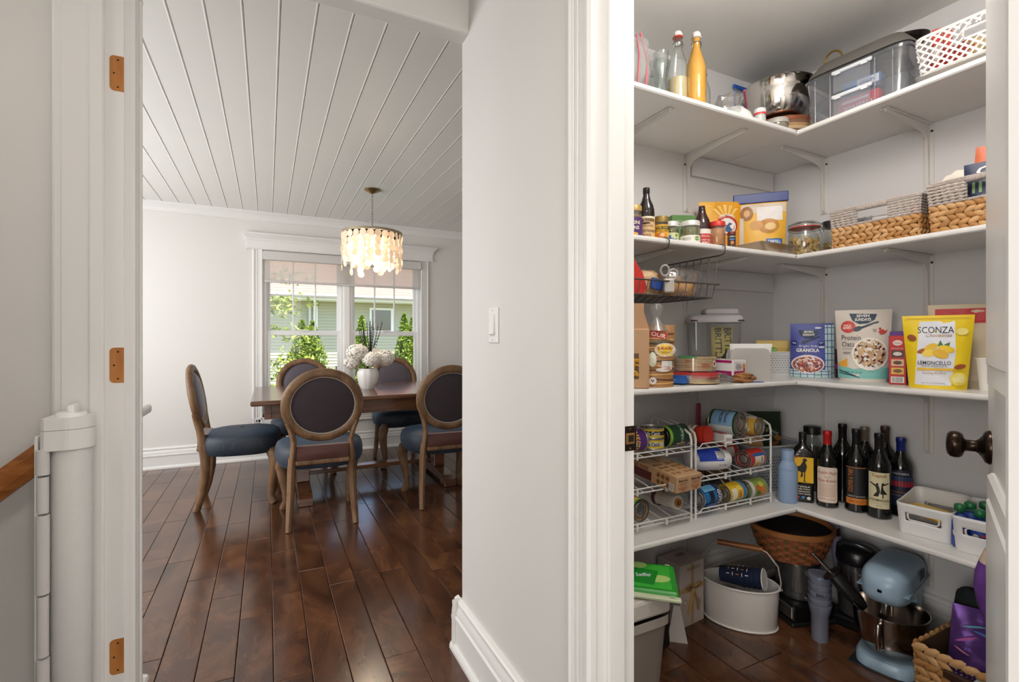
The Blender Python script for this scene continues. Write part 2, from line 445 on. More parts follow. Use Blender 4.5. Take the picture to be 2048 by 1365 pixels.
# window 1: pair of double-hung sashes in the far dining wall
x0, x1, z0, z1 = -0.04, 1.537, 0.405, 2.035
cased('trim_window', [((x0 - .09, YW, z0 - .075), (x0 - .09, YW, z1 + .02), (1, 0, 0), (0, -1, 0)), ((x1 + .09, YW, z0 - .075), (x1 + .09, YW, z1 + .02), (-1, 0, 0), (0, -1, 0)),
                      ((x0 - .09, YW, z0 - .09), (x1 + .09, YW, z0 - .09), (0, 0, 1), (0, -1, 0))])
mb = MB(); cap(mb, x0 - .11, x1 + .11, YW, -1, HEADCAP(2.045)); struct(mb.build('trim_window_head', TRIM, ang=25))
win = struct(link('window_1', None)); VIN = M('#edecea', 0.35)
GLASS = CLEAR('#f8faf9', 0.0, 0.015, gmax=0.06)
mb = MB()
for a, b in (((x0, z0), (x0 + .03, z1)), ((x1 - .03, z0), (x1, z1)), ((x0, z0), (x1, z0 + .03)), ((x0, z1 - .03), (x1, z1)), ((0.69, z0), (0.80, z1))):
    mb.box((a[0], YW + .012, a[1]), (b[0], YW + .11, b[1]))
mb.box((0.715, YW - .005, z0), (0.775, YW + .02, z1), 0, .004)
mb.build('window_frame', VIN, win)
def sash(xa, xb, za, zb, y, cols, rows):
    f = .045; mb = MB()
    for lo, hi in (((xa, za), (xa + f, zb)), ((xb - f, za), (xb, zb)), ((xa + f, za), (xb - f, za + f)), ((xa + f, zb - f), (xb - f, zb))):
        mb.box((lo[0], y, lo[1]), (hi[0], y + .035, hi[1]), 0, .003)
    s = mb.build('sash', VIN, win)
    ga, gb, gc, gd = xa + f, xb - f, za + f, zb - f
    for i in range(1, cols):
        X = ga + (gb - ga) * i / cols
        MB().box((X - .008, y + .006, gc), (X + .008, y + .028, gd), 0, .003).build('muntin', VIN, s)
    for j in range(1, rows):
        Z = gc + (gd - gc) * j / rows
        MB().box((ga, y + .007, Z - .008), (gb, y + .027, Z + .008), 0, .003).build('muntin', VIN, s)
    for i in range(cols):
        for j in range(rows):
            MB().box((ga + (gb - ga) * i / cols, y + .015, gc + (gd - gc) * j / rows), (ga + (gb - ga) * (i + 1) / cols, y + .019, gc + (gd - gc) * (j + 1) / rows)).build('pane', GLASS, s)
    return s
for xa, xb in ((x0 + .02, 0.70), (0.79, x1 - .02)):
    s = sash(xa, xb, 0.43, 1.255, YW + .03, 1, 1)
    MB().box(((xa + xb) / 2 - .035, YW + .012, 1.252), ((xa + xb) / 2 + .035, YW + .034, 1.268), 0, .004).build('sash_lock', VIN, s)
    sash(xa, xb, 1.215, 2.02, YW + .068, 3, 2)
# roller shade over the window, half see-through cloth
rs = thing('roller_shade', 'white translucent roller shade across the top of the double window', 'window shade', (0.7485, YW, 1.735))
MB().box((-.787, -.045, .212), (.787, .01, .297), 0, .006, 2).build('cassette', M('#d2cfcb', 0.6), rs)
MB().box((-.772, -.012, .012), (.765, -.0105, .215)).build('shade_cloth', CLEAR('#f6f3ef', 0.60, 0.0, '#f6efe9', .6), rs)
MB().box((-.774, -.022, -.008), (.767, -.004, .014), 0, .004, 2).build('hem_bar', M('#cfccc8', 0.5), rs)
MB().tube([(.772, -.02, .21), (.772, -.02, .02), (.772, -.02, -.2)], .0018, 6).build('pull_cord', M('#e8e6e2', 0.5), rs)

# cased pass-through in the dining room's south wall (its sill and head stick out past the wall end)
mb = MB().box((-1.5, 1.715, 0.935), (-.322, 1.87, .962), 0, .008, 2)
mb.box((-1.45, 1.73, .845), (-.36, 1.75, .935), 0, .004); cap(mb, -1.44, -.40, 1.73, 1, HEADCAP(2.06))
struct(mb.build('trim_2', TRIM, ang=25))
cased('trim_3', [((-.345, 1.73, .962), (-.345, 1.73, 2.08), (-1, 0, 0), (0, 1, 0))])

# stair doorway: jamb with the hinge cut-outs left bare, casing both sides
J = 1.55
mb = MB().box((-.448, J, 0), (-.325, J + .018, 2.08), 0, .0015).box((-.448, .7, 2.062), (-.325, J, 2.08))
mb.box((-.393, J - .012, 0), (-.364, J + .002, 2.062), 0, .003)
jamb = struct(mb.build('trim_stair_jamb', TRIM))
OAK = WOOD('bare_oak', ['#7a4416', '#a8672a', '#bb7a38', '#a0622a'], (30, 30, 4), 0.6)
def mortise_poly():
    p = [(0, -.0445), (0, .0445)]
    for a in range(90, 181, 15): p.append((-.029 + .010 + .010 * math.cos(R(a)), .0345 + .010 * math.sin(R(a))))
    for a in range(180, 271, 15): p.append((-.029 + .010 + .010 * math.cos(R(a)), -.0345 + .010 * math.sin(R(a))))
    return p
XM = Matrix(((1, 0, 0, 0), (0, 0, -1, 0), (0, 1, 0, 0), (0, 0, 0, 1)))
for z in (1.833, 1.097, 0.362):
    mo = MB().prism(mortise_poly(), -.002, .0006, 0, XM).build('hinge_recess', OAK, jamb, (-.3255, J, z))
    for u, v in ((-.012, .034), (-.02, 0), (-.012, -.034)):
        MB().lathe([(.0022, 0), (.0022, .0006)], 10, mat=0, X=XM).build('screw_hole', M('#15100c', 0.9), mo, (u, -.0004, v))
cased('trim_stair_casing', [((-.325, J + .008, 0), (-.325, J + .008, 2.16), (0, 1, 0), (1, 0, 0)), ((-.448, J + .008, 0), (-.448, J + .008, 2.16), (0, 1, 0), (-1, 0, 0)),
                            ((-.325, .6, 2.07), (-.325, J + .098, 2.07), (0, 0, 1), (1, 0, 0))])
# pantry doorway: casing, jamb, stop
Y1, Y0 = .891, .21
mb = MB().box((.64, Y1, 0), (.762, Y1 + .02, 2.06), 0, .0015).box((.64, Y0 - .02, 0), (.762, Y0, 2.06)).box((.64, Y0, 2.04), (.762, Y1, 2.06))
mb.box((.68, Y1 - .012, 0), (.726, Y1 + .002, 2.045), 0, .003, 2).box((.68, Y0 - .002, 0), (.726, Y0 + .012, 2.045), 0, .003)
pj = struct(mb.build('trim_pantry_jamb', TRIM))
cased('trim_pantry_casing', [((.65, Y1 + .085, 0), (.65, Y1 + .085, 2.13), (0, -1, 0), (-1, 0, 0)), ((.65, Y0 - .0, 0), (.65, Y0 - .0, 2.13), (0, -1, 0), (-1, 0, 0)), ((.65, Y0 - .09, 2.05), (.65, Y1 + .09, 2.05), (0, 0, 1), (-1, 0, 0)),
                             ((.76, Y1 + .122, 0), (.76, Y1 + .122, 2.13), (0, -1, 0), (1, 0, 0))])
BRZ = M('#2b201b', 0.38, 0.7, var=.25, vscale=60)
BRASS = M('#b98a4e', 0.35, 0.9)
mb = MB().box((.7285, Y1 - .003, .905), (.766, Y1 + .001, .962), 0, .001)
st = mb.build('strike_plate', BRZ, pj)
MB().box((.735, Y1 - .0042, .921), (.760, Y1 - .0028, .946), 0, .0005).build('strike_lip', BRASS, st)
MB().box((.742, Y1 - .0052, .926), (.756, Y1 - .0040, .941)).build('latch_hole', M('#0c0a09', .9), st)
for z in (.911, .956): MB().lathe([(.002, 0), (.002, .001)], 10, X=XM).build('screw', BRASS, st, (.747, Y1 - .003, z))
MB().prism([(-.004, -.0255), (.004, -.031), (.004, .031), (-.004, .0255)], 0, .0015, 0, Matrix(((0, 0, -1, 0), (1, 0, 0, 0), (0, 1, 0, 0), (0, 0, 0, 1))) @ Matrix.Rotation(PI, 4, 'Y')).build('latch_strip', M('#161412', .8), pj, (.6325, .2015, 1.108))
# panelled pantry door, swung into the pantry
door = struct(link('door_1', None, None, (.762, .222, 0), (0, 0, R(23.1))))
mb = MB().box((0, -.035, .012), (.64, 0, 2.03), 0, .002)
for za, zb in ((.25, .92), (1.06, 1.86)):
    for k, (i, y) in enumerate(((0, .0), (.012, .010), (.05, .014))):
        if k: mb.box((.11 + i, -.03, za + i), (.53 - i, y, zb - i), 0, .006)
mb.build('door_leaf', TRIM, door)
kb = MB().lathe([(.034, 0), (.034, .004), (.031, .009), (.022, .013), (.015, .018), (.0115, .022), (.0115, .036), (.014, .039), (.023, .042), (.0265, .047), (.0275, .054), (.026, .061), (.020, .066), (.010, .0675), (0, .068)], 28, X=Matrix.Rotation(R(-90), 4, 'X')).build('door_knob', M('#33271f', 0.22, 0.85, var=.35, vscale=40), door, (.58, 0.0, .945))
# light switch
sw = thing('light_switch', 'white rocker light switch on plain wall beside the pantry doorway', 'light switch', (.65, 1.429, 1.208))
MB().box((-.006, -.035, -.057), (0, .035, .057), 0, .003, 2).build('wall_plate', M('#e9e7e3', .35), sw)
MB().box((-.0075, -.018, -.034), (-.005, .018, .034), 0, .001).build('rocker_frame', M('#dcdad6', .35), sw)
MB().box((-.012, -.0155, -.031), (-.006, .0155, .031), 0, .002, X=Matrix.Rotation(R(4), 4, 'Y')).build('rocker', M('#eceae6', .3), sw)
for z in (-.048, .048): MB().lathe([(.003, 0), (.003, .001)], 10, X=Matrix.Rotation(R(-90), 4, 'Y')).build('screw', M('#c9c6c0', .4), sw, (-.006, 0, z))
# stair handrail
hr = thing('handrail', 'round-edged oak handrail sloping down the stairwell wall', 'handrail', (-.455, 1.55, .90))
a = Vector((-.01, 0, 0)); b = Vector((-1.6, 0, -1.34))
rail = [(-.026, -.03), (.026, -.03), (.03, -.012), (.027, .012), (.018, .028), (-.018, .028), (-.027, .012), (-.03, -.012)]
up = Vector((-.643, 0, .766))
RAILW = WOOD('oak_rail', ['#5f3413', '#8a4f1f', '#a5642c', '#945725'], (4, 40, 40), 0.38, 0.5, .15)
MB().sweep(rail, a, b, (0, 1, 0), up).build('rail', RAILW, hr)
MB().tube([(-.35, .02, -.33), (-.35, .05, -.35), (-.35, .068, -.36)], .007, 8).lathe([(.03, 0), (.03, .004)], 16, X=Matrix.Translation((-.35, .069, -.36)) @ Matrix.Rotation(R(90), 4, 'X')).build('wall_bracket', BRASS, hr)
# retractable baby gate on the jamb
bg_ = thing('baby_gate', 'white retractable mesh baby gate rolled up on the stair door jamb', 'baby gate', (-.408, 1.478, .07))
GP = M('#e6e4e1', .4)
MB().lathe([(.034, 0), (.037, .004), (.037, .86), (.034, .864)], 28).build('mesh_roll', None or M('#dcdad7', .75, bump=.6, bscale=900), bg_)
mb = MB().prism([(.043 * math.cos(R(t)), .043 * math.sin(R(t))) for t in range(-100, 101, 10)] + [(-.036, .043), (-.044, .036), (-.044, -.036), (-.036, -.043)], .842, .887)
hb = mb.build('head_housing', GP, bg_)
MB().prism([(.0425 * math.cos(R(t)), .0425 * math.sin(R(t))) for t in range(-100, 101, 10)] + [(-.036, .0425), (-.0435, .036), (-.0435, -.036), (-.036, -.0425)], .888, .914).build('housing_lid', GP, hb)
MB().lathe([(.028, .914), (.028, .921), (.024, .924), (0, .924)], 24).box((-.004, -.02, .922), (.010, .02, .941), 0, .004, 2).build('lock_knob', M('#efedea', .3), bg_)
MB().box((-.056, -.03, -.07), (-.050, .03, .875), 0, .001).build('mounting_strip', GP, bg_)
mb = MB()
for za, zb, r in ((.0, .20, .010), (.205, .38, .012), (.385, .52, .0105), (.525, .70, .012), (.705, .785, .0105), (.79, .845, .012)): mb.tube([(-.040, -.034, za), (-.040, -.034, zb)], r, 10)
mb.build('pull_bar_sleeve', M('#d3d0cd', .6, bump=.3, bscale=500), bg_)
MB().lathe([(.043, 0), (.043, .03)], 24, c=(0, 0, -.03)).build('foot_housing', GP, bg_)

# pantry shelves: right board runs through the corner, left board butts against it
for k, z in enumerate((1.989, 1.487, .979, .467)):
    T = .0195; r = .008
    fp = [(0, 0), (.365 - .006, 0), (.365 - .001, .004), (.365, .010), (.365 - .001, .0155), (.365 - .006, T), (0, T)]
    words = ('top', 'second', 'third', 'lowest')[k]
    o = tag(MB().sweep(fp, (2.273, .061, z), (2.273, 1.615, z), (-1, 0, 0), (0, 0, 1)).build('pantry_shelf', SHELFW), f'white {words} shelf along the pantry wall that faces the doorway', 'shelf', 'pantry shelves')
    o = tag(MB().sweep(fp, (.761, 1.615, z), (1.9065, 1.615, z), (0, -1, 0), (0, 0, 1)).build('pantry_shelf', SHELFW), f'white {words} shelf along the pantry wall nearest the dining room', 'shelf', 'pantry shelves')
    MB().lathe([(.0022, 0), (.0022, .001)], 8, X=XM).build('screw_hole', M('#1a1613', .9), o, (1.897, 1.2495, z + .010))
    struct(MB().box((1.70 if k == 0 else 1.74, 1.601, z - .09), (2.255, 1.6148, z - .001), 0, .001).build('trim_cleat', PPAINT))
BRK = M('#d8d4cf', .4)
def bracket(loc, rz, label):
    t = thing('shelf_bracket', label, 'shelf bracket', loc, rz, 'white shelf brackets')
    # local: wall at y=0, arm towards -y, top at z=0
    mb = MB()
    mb.prism([(0, 0), (-.30, 0), (-.305, -.006), (-.30, -.012), (-.05, -.036), (-.022, -.06), (-.014, -.24), (-.008, -.25), (0, -.25)], -.004, .004, 0, Matrix(((0, 0, 1, 0), (1, 0, 0, 0), (0, 1, 0, 0), (0, 0, 0, 1))))
    mb.box((-.017, -.005, -.255), (.017, 0, -.003), 0, .002).box((-.014, -.31, -.006), (.014, -.006, -.001), 0, .002)
    mb.build('bracket_body', BRK, t)
    for x, z in ((-.012, -.045), (.012, -.03), (0, -.245)):
        MB().lathe([(.0045, 0), (.0045, .0012)], 10, X=XM).build('screw', M('#1c1815', .6), t, (x * .9, -.005, z))
    return t
names = ('top', 'second', 'third', 'lowest')
for k, z in enumerate((1.989, 1.487, .979, .467)):
    for x, w in ((1.285, 'farther from the corner'), (1.675, 'nearer the corner')):
        bracket((x, 1.6148, z), 0, f'white bracket under the {names[k]} shelf on the dining side wall, {w}')
    for y, w in ((1.362, 'nearer the corner'), (.968, 'farther from the corner')):
        bracket((2.2728, y, z), -90, f'white bracket under the {names[k]} shelf on the wall facing the doorway, {w}')

# ------------------------------------------------------------------ outside the dining window
struct(MB().box((-30, 5.6, -.7), (40, 40, -.6)).build('ground', M('#7f8262', .9, var=.25, vscale=2)))
nh = thing('neighbour_house', 'sage green clapboard house with pinkish shingle roof beyond the dining window', 'house', (3, 17, -.6))
SID = M('#b7b39c', .7, var=.05); WT = M('#f0eee8', .6)
mb = MB()
for k in range(31):
    z = k * .1
    mb.add([(-9, -.02, z), (9, -.02, z), (9, -.002, z + .1), (-9, -.002, z + .1), (-9, 0, z), (9, 0, z)], [(0, 1, 2, 3), (0, 4, 5, 1)])
mb.box((-9, 0, 0), (9, 6, 3.05)).build('clapboard_wall', SID, nh)
mb = MB().box((-9.5, -.70, 3.02), (9.5, 0, 3.05)).box((-9.5, -.72, 3.02), (9.5, -.69, 3.17)).build('eave', WT, nh)
MB().tube([(-9.5, -.77, 3.13), (9.5, -.77, 3.13)], .06, 8).build('gutter', M('#dcdad4', .5), nh)
rf = M('#b98a7c', .9, var=.22, vscale=6, bump=.5, bscale=30)
mb = MB()
for k in range(26):
    y = -.75 + k * .24; z = 3.16 + k * .105; w = 9.5 - k * .30
    mb.add([(-w, y, z + .03), (w, y, z + .03), (w - .3, y + .24, z + .125), (-w + .3, y + .24, z + .125), (-w, y, z), (w, y, z)], [(0, 1, 2, 3), (4, 5, 1, 0)])
mb.build('shingle_roof', rf, nh)
nwin = MB().box((.085, -.05, 2.02), (.88, -.01, 2.86)).build('window', WT, nh)
MB().box((.16, -.054, 2.09), (.80, -.045, 2.79)).build('pane', M('#2a343a', .05, spec=1.0), nwin)
MB().box((-1.68, -.06, 0), (-1.55, -.0, 3.03)).build('corner_board', WT, nh)
MB().box((-1.83, -.10, 0), (-1.75, -.02, 3.0), 0, .01).build('downspout', M('#cfd0c4', .5), nh)

def leafmesh(name, pts, size, mats, rng, parent=None, loc=(0, 0, 0), tall=1.0):
    vs = []; fs = []; ms = []
    for p in pts:
        d = Vector((rng.uniform(-1, 1), rng.uniform(-1, 1), rng.uniform(-.4, 1))).normalized()
        e = d.cross(Vector((rng.uniform(-1, 1), rng.uniform(-1, 1), rng.uniform(-1, 1)))).normalized()
        s = size * rng.uniform(.6, 1.3); o = len(vs); p = Vector(p)
        vs += [p - e * s * .5, p + d * s * tall * .5 - e * s * .1, p + e * s * .5 + d * s * tall * .3, p + d * s * tall]
        fs.append((o, o + 2, o + 3, o + 1)); ms.append(rng.randrange(len(mats)))
    me = bpy.data.meshes.new(name); me.from_pydata([tuple(v) for v in vs], [], fs)
    for m in mats: me.materials.append(m)
    me.polygons.foreach_set('material_index', ms)
    return link(name, me, parent, loc)
GR = [M('#93a534', .7), M('#748a2a', .7), M('#aab545', .7), M('#586f22', .7)]
def arborvitae(loc, tops, label, seed):
    rng = random.Random(seed); t = thing('arborvitae', label, 'shrub', loc, 0, 'arborvitae outside the window')
    pts = []; mb = MB()
    for (dx, h, r) in tops:
        mb.lathe([(r * .55, 0), (r * .7, h * .3), (r * .5, h * .7), (0, h * .93)], 10, c=(dx, 0, 0))
        for _ in range(3600):
            v = rng.random(); z = h * v; rr = r * (.8 + .25 * math.sin(v * 3.0)) * min(1, (1 - v) * 2.6) ** .8
            a = rng.uniform(0, 2 * PI); q = rr * rng.uniform(.8, 1.06)
            pts.append((dx + q * math.cos(a), q * math.sin(a), z))
    mb.build('trunk_core', M('#3c4d16', .9), t)
    leafmesh('foliage', pts, .045, GR, rng, t, tall=1.5)
    return t
arborvitae((.72, 11, -.6), [(-.09, 2.16, .27), (.13, 2.14, .26), (-.02, 1.9, .30)], 'broad bright green arborvitae seen through the left window unit', 1)
arborvitae((2.0, 12, -.6), [(0, 2.32, .22)], 'slim arborvitae with one pointed top behind the dark twigs', 2)
arborvitae((2.82, 11, -.6), [(-.05, 2.34, .2), (.13, 2.24, .16)], 'tall twin-topped arborvitae in the right window unit', 3)
rng = random.Random(9)
tr = thing('leafy_tree', 'yellow-green leafy tree with loose drooping branches beside the window', 'tree', (-1.2, 9, -.6))
mb = MB().tube([(0, 0, 0), (.05, 0, 1.2), (0, .1, 2.6), (.1, 0, 3.6)], [.09, .07, .05, .02], 8); pts = []
for (z, L, dz) in ((2.75, 1.75, .1), (2.35, 1.85, .05), (1.9, 1.75, -.05), (1.5, 1.8, -.12), (3.1, 1.5, .3), (2.1, 1.5, .2)):
    P = [(.02 + L * k / 5, .1 * math.sin(k + z), z + dz * k / 5 + .04 * math.sin(k * 2.1)) for k in range(6)]
    mb.tube(P, [.02, .016, .012, .009, .006, .003], 6)
    for _ in range(110):
        k = rng.uniform(.45, 1.05); pts.append((.02 + L * k + rng.gauss(0, .06), rng.gauss(0, .12), z + dz * k + rng.gauss(0, .075)))
mb.build('trunk', M('#5a4a3a', .9), tr)
leafmesh('foliage', pts, .07, [M('#a8b04a', .6), M('#7f9434', .6), M('#c3c463', .6)], rng, tr, tall=1.6)
def bush(loc, r, n, label, cols, seed):
    g = random.Random(seed); t = thing('garden_bush', label, 'shrub', loc, 0, 'low garden bushes')
    MB().tube([(0, 0, 0), (0, .02, r[2])], .02, 6).build('stem', M('#4b4030', .9), t)
    leafmesh('foliage', [(g.gauss(0, r[0] * .5), g.gauss(0, r[1] * .5), r[2] * (.15 + .85 * g.random())) for _ in range(n)], .06, cols, g, t, tall=1.4)
bush((.02, 8.2, -.6), (.3, .3, 1.45), 420, 'leafy low bush at the left edge of the window', GR, 4)
bush((1.22, 10.2, -.6), (.28, .3, 1.25), 240, 'small bronze-tipped bush right of the broad arborvitae', [GR[3], M('#7d6a35', .8), GR[1]], 5)
bush((3.0, 9.6, -.6), (.22, .3, 1.2), 320, 'pale green bush at the foot of the twin-topped arborvitae', [GR[0], GR[2], M('#c9d38a', .7)], 6)

# flush ceiling lamps added out of frame as fixtures for the overhead fill lights
for x, y, w in ((.12, -.25, 'hall ceiling behind the doorways'), (1.22, .66, 'pantry ceiling'), (-1.3, 1.08, 'stairwell ceiling')):
    t = thing('added_ceiling_lamp', 'round flush white lamp, added out of view, on the ' + w, 'added ceiling lamp', (x, y, ZC))
    MB().lathe([(.19, -.02), (.2, -.012), (.2, 0)], 32).build('added_lamp_base', M('#e8e6e2', .4), t)
    MB().lathe([(.0, -.062), (.1, -.055), (.165, -.038), (.18, -.02)], 32).build('added_lamp_diffuser', EMIT('#fff4e6', 3.0), t)
# ------------------------------------------------------------------ dining furniture
CHW = WOOD('weathered_oak', ['#473120', '#6a4d34', '#856649', '#6a4f38'], (14, 14, 5), 0.5, 0.4, .2)
VELV = M('#33272b', .75, sheen=.25, var=.25, vscale=9)
MAROON = M('#55302a', .7, sheen=.2, var=.2, vscale=7)
def grid_cloth():
    m, t, b = newmat('seat_cover_cloth')
    tc = t.nodes.new('ShaderNodeTexCoord'); sep = t.nodes.new('ShaderNodeSeparateXYZ'); t.links.new(tc.outputs['Object'], sep.inputs[0])
    ws = []
    for ax in ('X', 'Y', 'Z'):
        ml = t.nodes.new('ShaderNodeMath'); ml.operation = 'MULTIPLY'; ml.inputs[1].default_value = 620
        sn = t.nodes.new('ShaderNodeMath'); sn.operation = 'SINE'
        t.links.new(sep.outputs[ax], ml.inputs[0]); t.links.new(ml.outputs[0], sn.inputs[0]); ws.append(sn.outputs[0])
    a = t.nodes.new('ShaderNodeMath'); a.operation = 'MAXIMUM'; t.links.new(ws[0], a.inputs[0]); t.links.new(ws[1], a.inputs[1])
    a2 = t.nodes.new('ShaderNodeMath'); a2.operation = 'MAXIMUM'; t.links.new(a.outputs[0], a2.inputs[0]); t.links.new(ws[2], a2.inputs[1])
    r = t.nodes.new('ShaderNodeValToRGB'); e = r.color_ramp.elements
    e[0].position = .55; e[0].color = C('#1b2029'); e[1].position = .95; e[1].color = C('#2c3542')
    t.links.new(a2.outputs[0], r.inputs[0]); t.links.new(r.outputs[0], b.inputs['Base Color'])
    b.inputs['Roughness'].default_value = .6; b.inputs['Sheen Weight'].default_value = .18
    b.inputs['Sheen Tint'].default_value = C('#8fb4de')
    return m
COVER = grid_cloth()
def superell(a, w, dp, e=2.6):
    c, s = math.cos(a), math.sin(a)
    return (w * math.copysign(abs(c) ** (2 / e), c), dp * math.copysign(abs(s) ** (2 / e), s))
def make_chair(label):
    t = thing('dining_chair', label, 'chair', (0, 0, 0), 0, 'dining chairs round the table')
    # seat rail and padded seat in a stretch cover (front is +y)
    def outline(a, k, z):
        x, y = superell(a, .282 * k, .25 * k, 2.9); x *= 1 - .14 * (0.5 - y / .5)
        return (x, y, z)
    lv = [(.86, .375), (.93, .362), (1.0, .378), (1.035, .415), (1.03, .46), (.99, .487), (.9, .502), (.7, .514), (.4, .521), (.05, .523)]
    MB().grid(lambda u, v: outline(2 * PI * u, *lv[round(v * 9)]), 40, 9, 0, True).build('seat_cover', COVER, t)
    MB().grid(lambda u, v: outline(2 * PI * u, (.8, .9, .93, .9)[round(v * 3)], (.40, .392, .372, .365)[round(v * 3)]), 40, 3, 0, True).build('seat_rail', CHW, t)
    def mar(u, v):
        x = (u - .5) * .30; z = .425 + v * .085
        return (x, -.262 - .016 * math.sin(PI * u) * math.sin(PI * min(1, v * 1.1)), z)
    MB().grid(mar, 10, 6).box((-.15, -.262, .425), (.15, -.20, .508)).build('seat_back_panel', MAROON, t)
    MB().box((-.155, -.268, .395), (.155, -.20, .424), 0, .008, 2).build('back_rail', CHW, t)
    for s in (-1, 1):
        # front cabriole leg
        P = [(s * .200, .185, .385), (s * .226, .212, .34), (s * .236, .222, .29), (s * .226, .212, .22), (s * .210, .196, .13), (s * .204, .190, .06), (s * .216, .203, .022), (s * .226, .213, 0)]
        MB().tube(P, [.034, .041, .039, .032, .025, .023, .028, .025], 10).build('front_leg', CHW, t)
        # back leg running on into the stile
        P = [(s * .195, -.262, 0), (s * .19, -.235, .10), (s * .182, -.215, .22), (s * .178, -.212, .34), (s * .172, -.225, .44)]
        MB().tube(P, [.022, .026, .029, .031, .030], 8, flat=.8).build('back_leg', CHW, t)
        P = [(s * .172, -.225, .42), (s * .168, -.236, .48), (s * .166, -.246, .54), (s * .178, -.258, .60), (s * .20, -.268, .66)]
        MB().tube(P, [.026, .024, .023, .024, .022], 8, flat=.75).build('stile', CHW, t)
    # round back: ring, upholstered disc, both tilted back
    b = Matrix.Translation((0, -.283, .762)) @ Matrix.Rotation(R(10), 4, 'X')
    sec = [(.186, -.014), (.192, -.022), (.206, -.024), (.226, -.020), (.238, -.010), (.240, .004), (.232, .018), (.212, .024), (.196, .020), (.188, .012)]
    mb = MB(); n = 48; vs = []; fs = []
    for k in range(n):
        a = 2 * PI * k / n
        for r, y in sec: vs.append((r * math.cos(a), y, r * .965 * math.sin(a)))
    m = len(sec)
    for k in range(n):
        for i in range(m): fs.append((k * m + i, k * m + (i + 1) % m, ((k + 1) % n) * m + (i + 1) % m, ((k + 1) % n) * m + i))
    mb.add(vs, fs, 0, b).build('back_frame', CHW, t)
    ym = Matrix.Rotation(R(90), 4, 'X')
    MB().lathe([(.184, -.006), (.18, .010), (.15, .019), (.09, .025), (0, .027)], 40, X=b @ ym).build('back_panel', VELV, t)
    MB().lathe([(.184, .010), (.178, -.008), (.14, -.026), (.08, -.034), (0, -.036)], 40, X=b @ ym).build('back_cushion', M('#453d48', .7, sheen=.5), t)
    MB().tube([tuple(b @ Vector((.187 * math.cos(2 * PI * k / 40), -.013, .180 * math.sin(2 * PI * k / 40)))) for k in range(40)], .0045, 6, closed=True).build('piping', M('#a8a29a', .6), t)
    return t
ch = make_chair('round-backed dining chair seen whole from behind, in front of the flower vase')
ch.location = (.315, 3.50, 0); ch.rotation_euler = (0, 0, R(-1.5))
dup(ch, (1.155, 3.53, 0), -3, 'round-backed dining chair on the hall side of the table, half hidden by the wall corner')
dup(ch, (-.165, 4.11, 0), -91, 'round-backed dining chair standing at the end of the table, seen from its side')
dup(ch, (.30, 4.72, 0), 178, 'round-backed dining chair on the window side of the table, left of the flower vase')
dup(ch, (1.155, 4.70, 0), 182, 'round-backed dining chair on the window side of the table, right of the flower vase')

TBW = WOOD('walnut_table', ['#3c2418', '#5a3a28', '#70492f', '#5f3d2a'], (3, 26, 26), 0.2, 0.5, .08, coat=.4)
tb = thing('dining_table', 'brown wooden trestle dining table with wide overhanging top', 'table', (.77, 4.15, 0))
MB().box((-.87, -.56, .728), (.87, .56, .762), 0, .01, 2).build('table_top', TBW, tb)
mb = MB()
for y in (-.47, .45): mb.box((-.78, y, .63), (.78, y + .022, .729), 0, .002)
for x in (-.78, .758): mb.box((x, -.47, .63), (x + .022, .47, .729), 0, .002)
mb.build('apron', TBW, tb)
for x in (-.79, -.30, .30, .75):
    MB().box((x, -.478, .628), (x + .045, -.445, .7285), 0, .003).build('apron_block', TBW, tb)
for x in (-.53, .53):
    MB().box((x - .05, -.46, .0), (x + .05, -.33, .035), 0, .006).box((x - .05, .33, 0), (x + .05, .46, .035), 0, .006).prism([(-.46, .03), (.46, .03), (.46, .055), (.38, .075), (.12, .10), (-.12, .10), (-.38, .075), (-.46, .055)], x - .045, x + .045, 0, Matrix(((0, 0, 1, 0), (1, 0, 0, 0), (0, 1, 0, 0), (0, 0, 0, 1)))).build('trestle_foot', TBW, tb)
    MB().box((x - .045, -.17, .098), (x + .045, -.06, .63), 0, .005).box((x - .045, .06, .098), (x + .045, .17, .63), 0, .005).build('trestle_post', TBW, tb)
    MB().box((x - .045, -.40, .59), (x + .045, .40, .632), 0, .005).build('trestle_bearer', TBW, tb)
MB().box((-.53, -.05, .115), (.53, .05, .145), 0, .004).build('stretcher', TBW, tb)

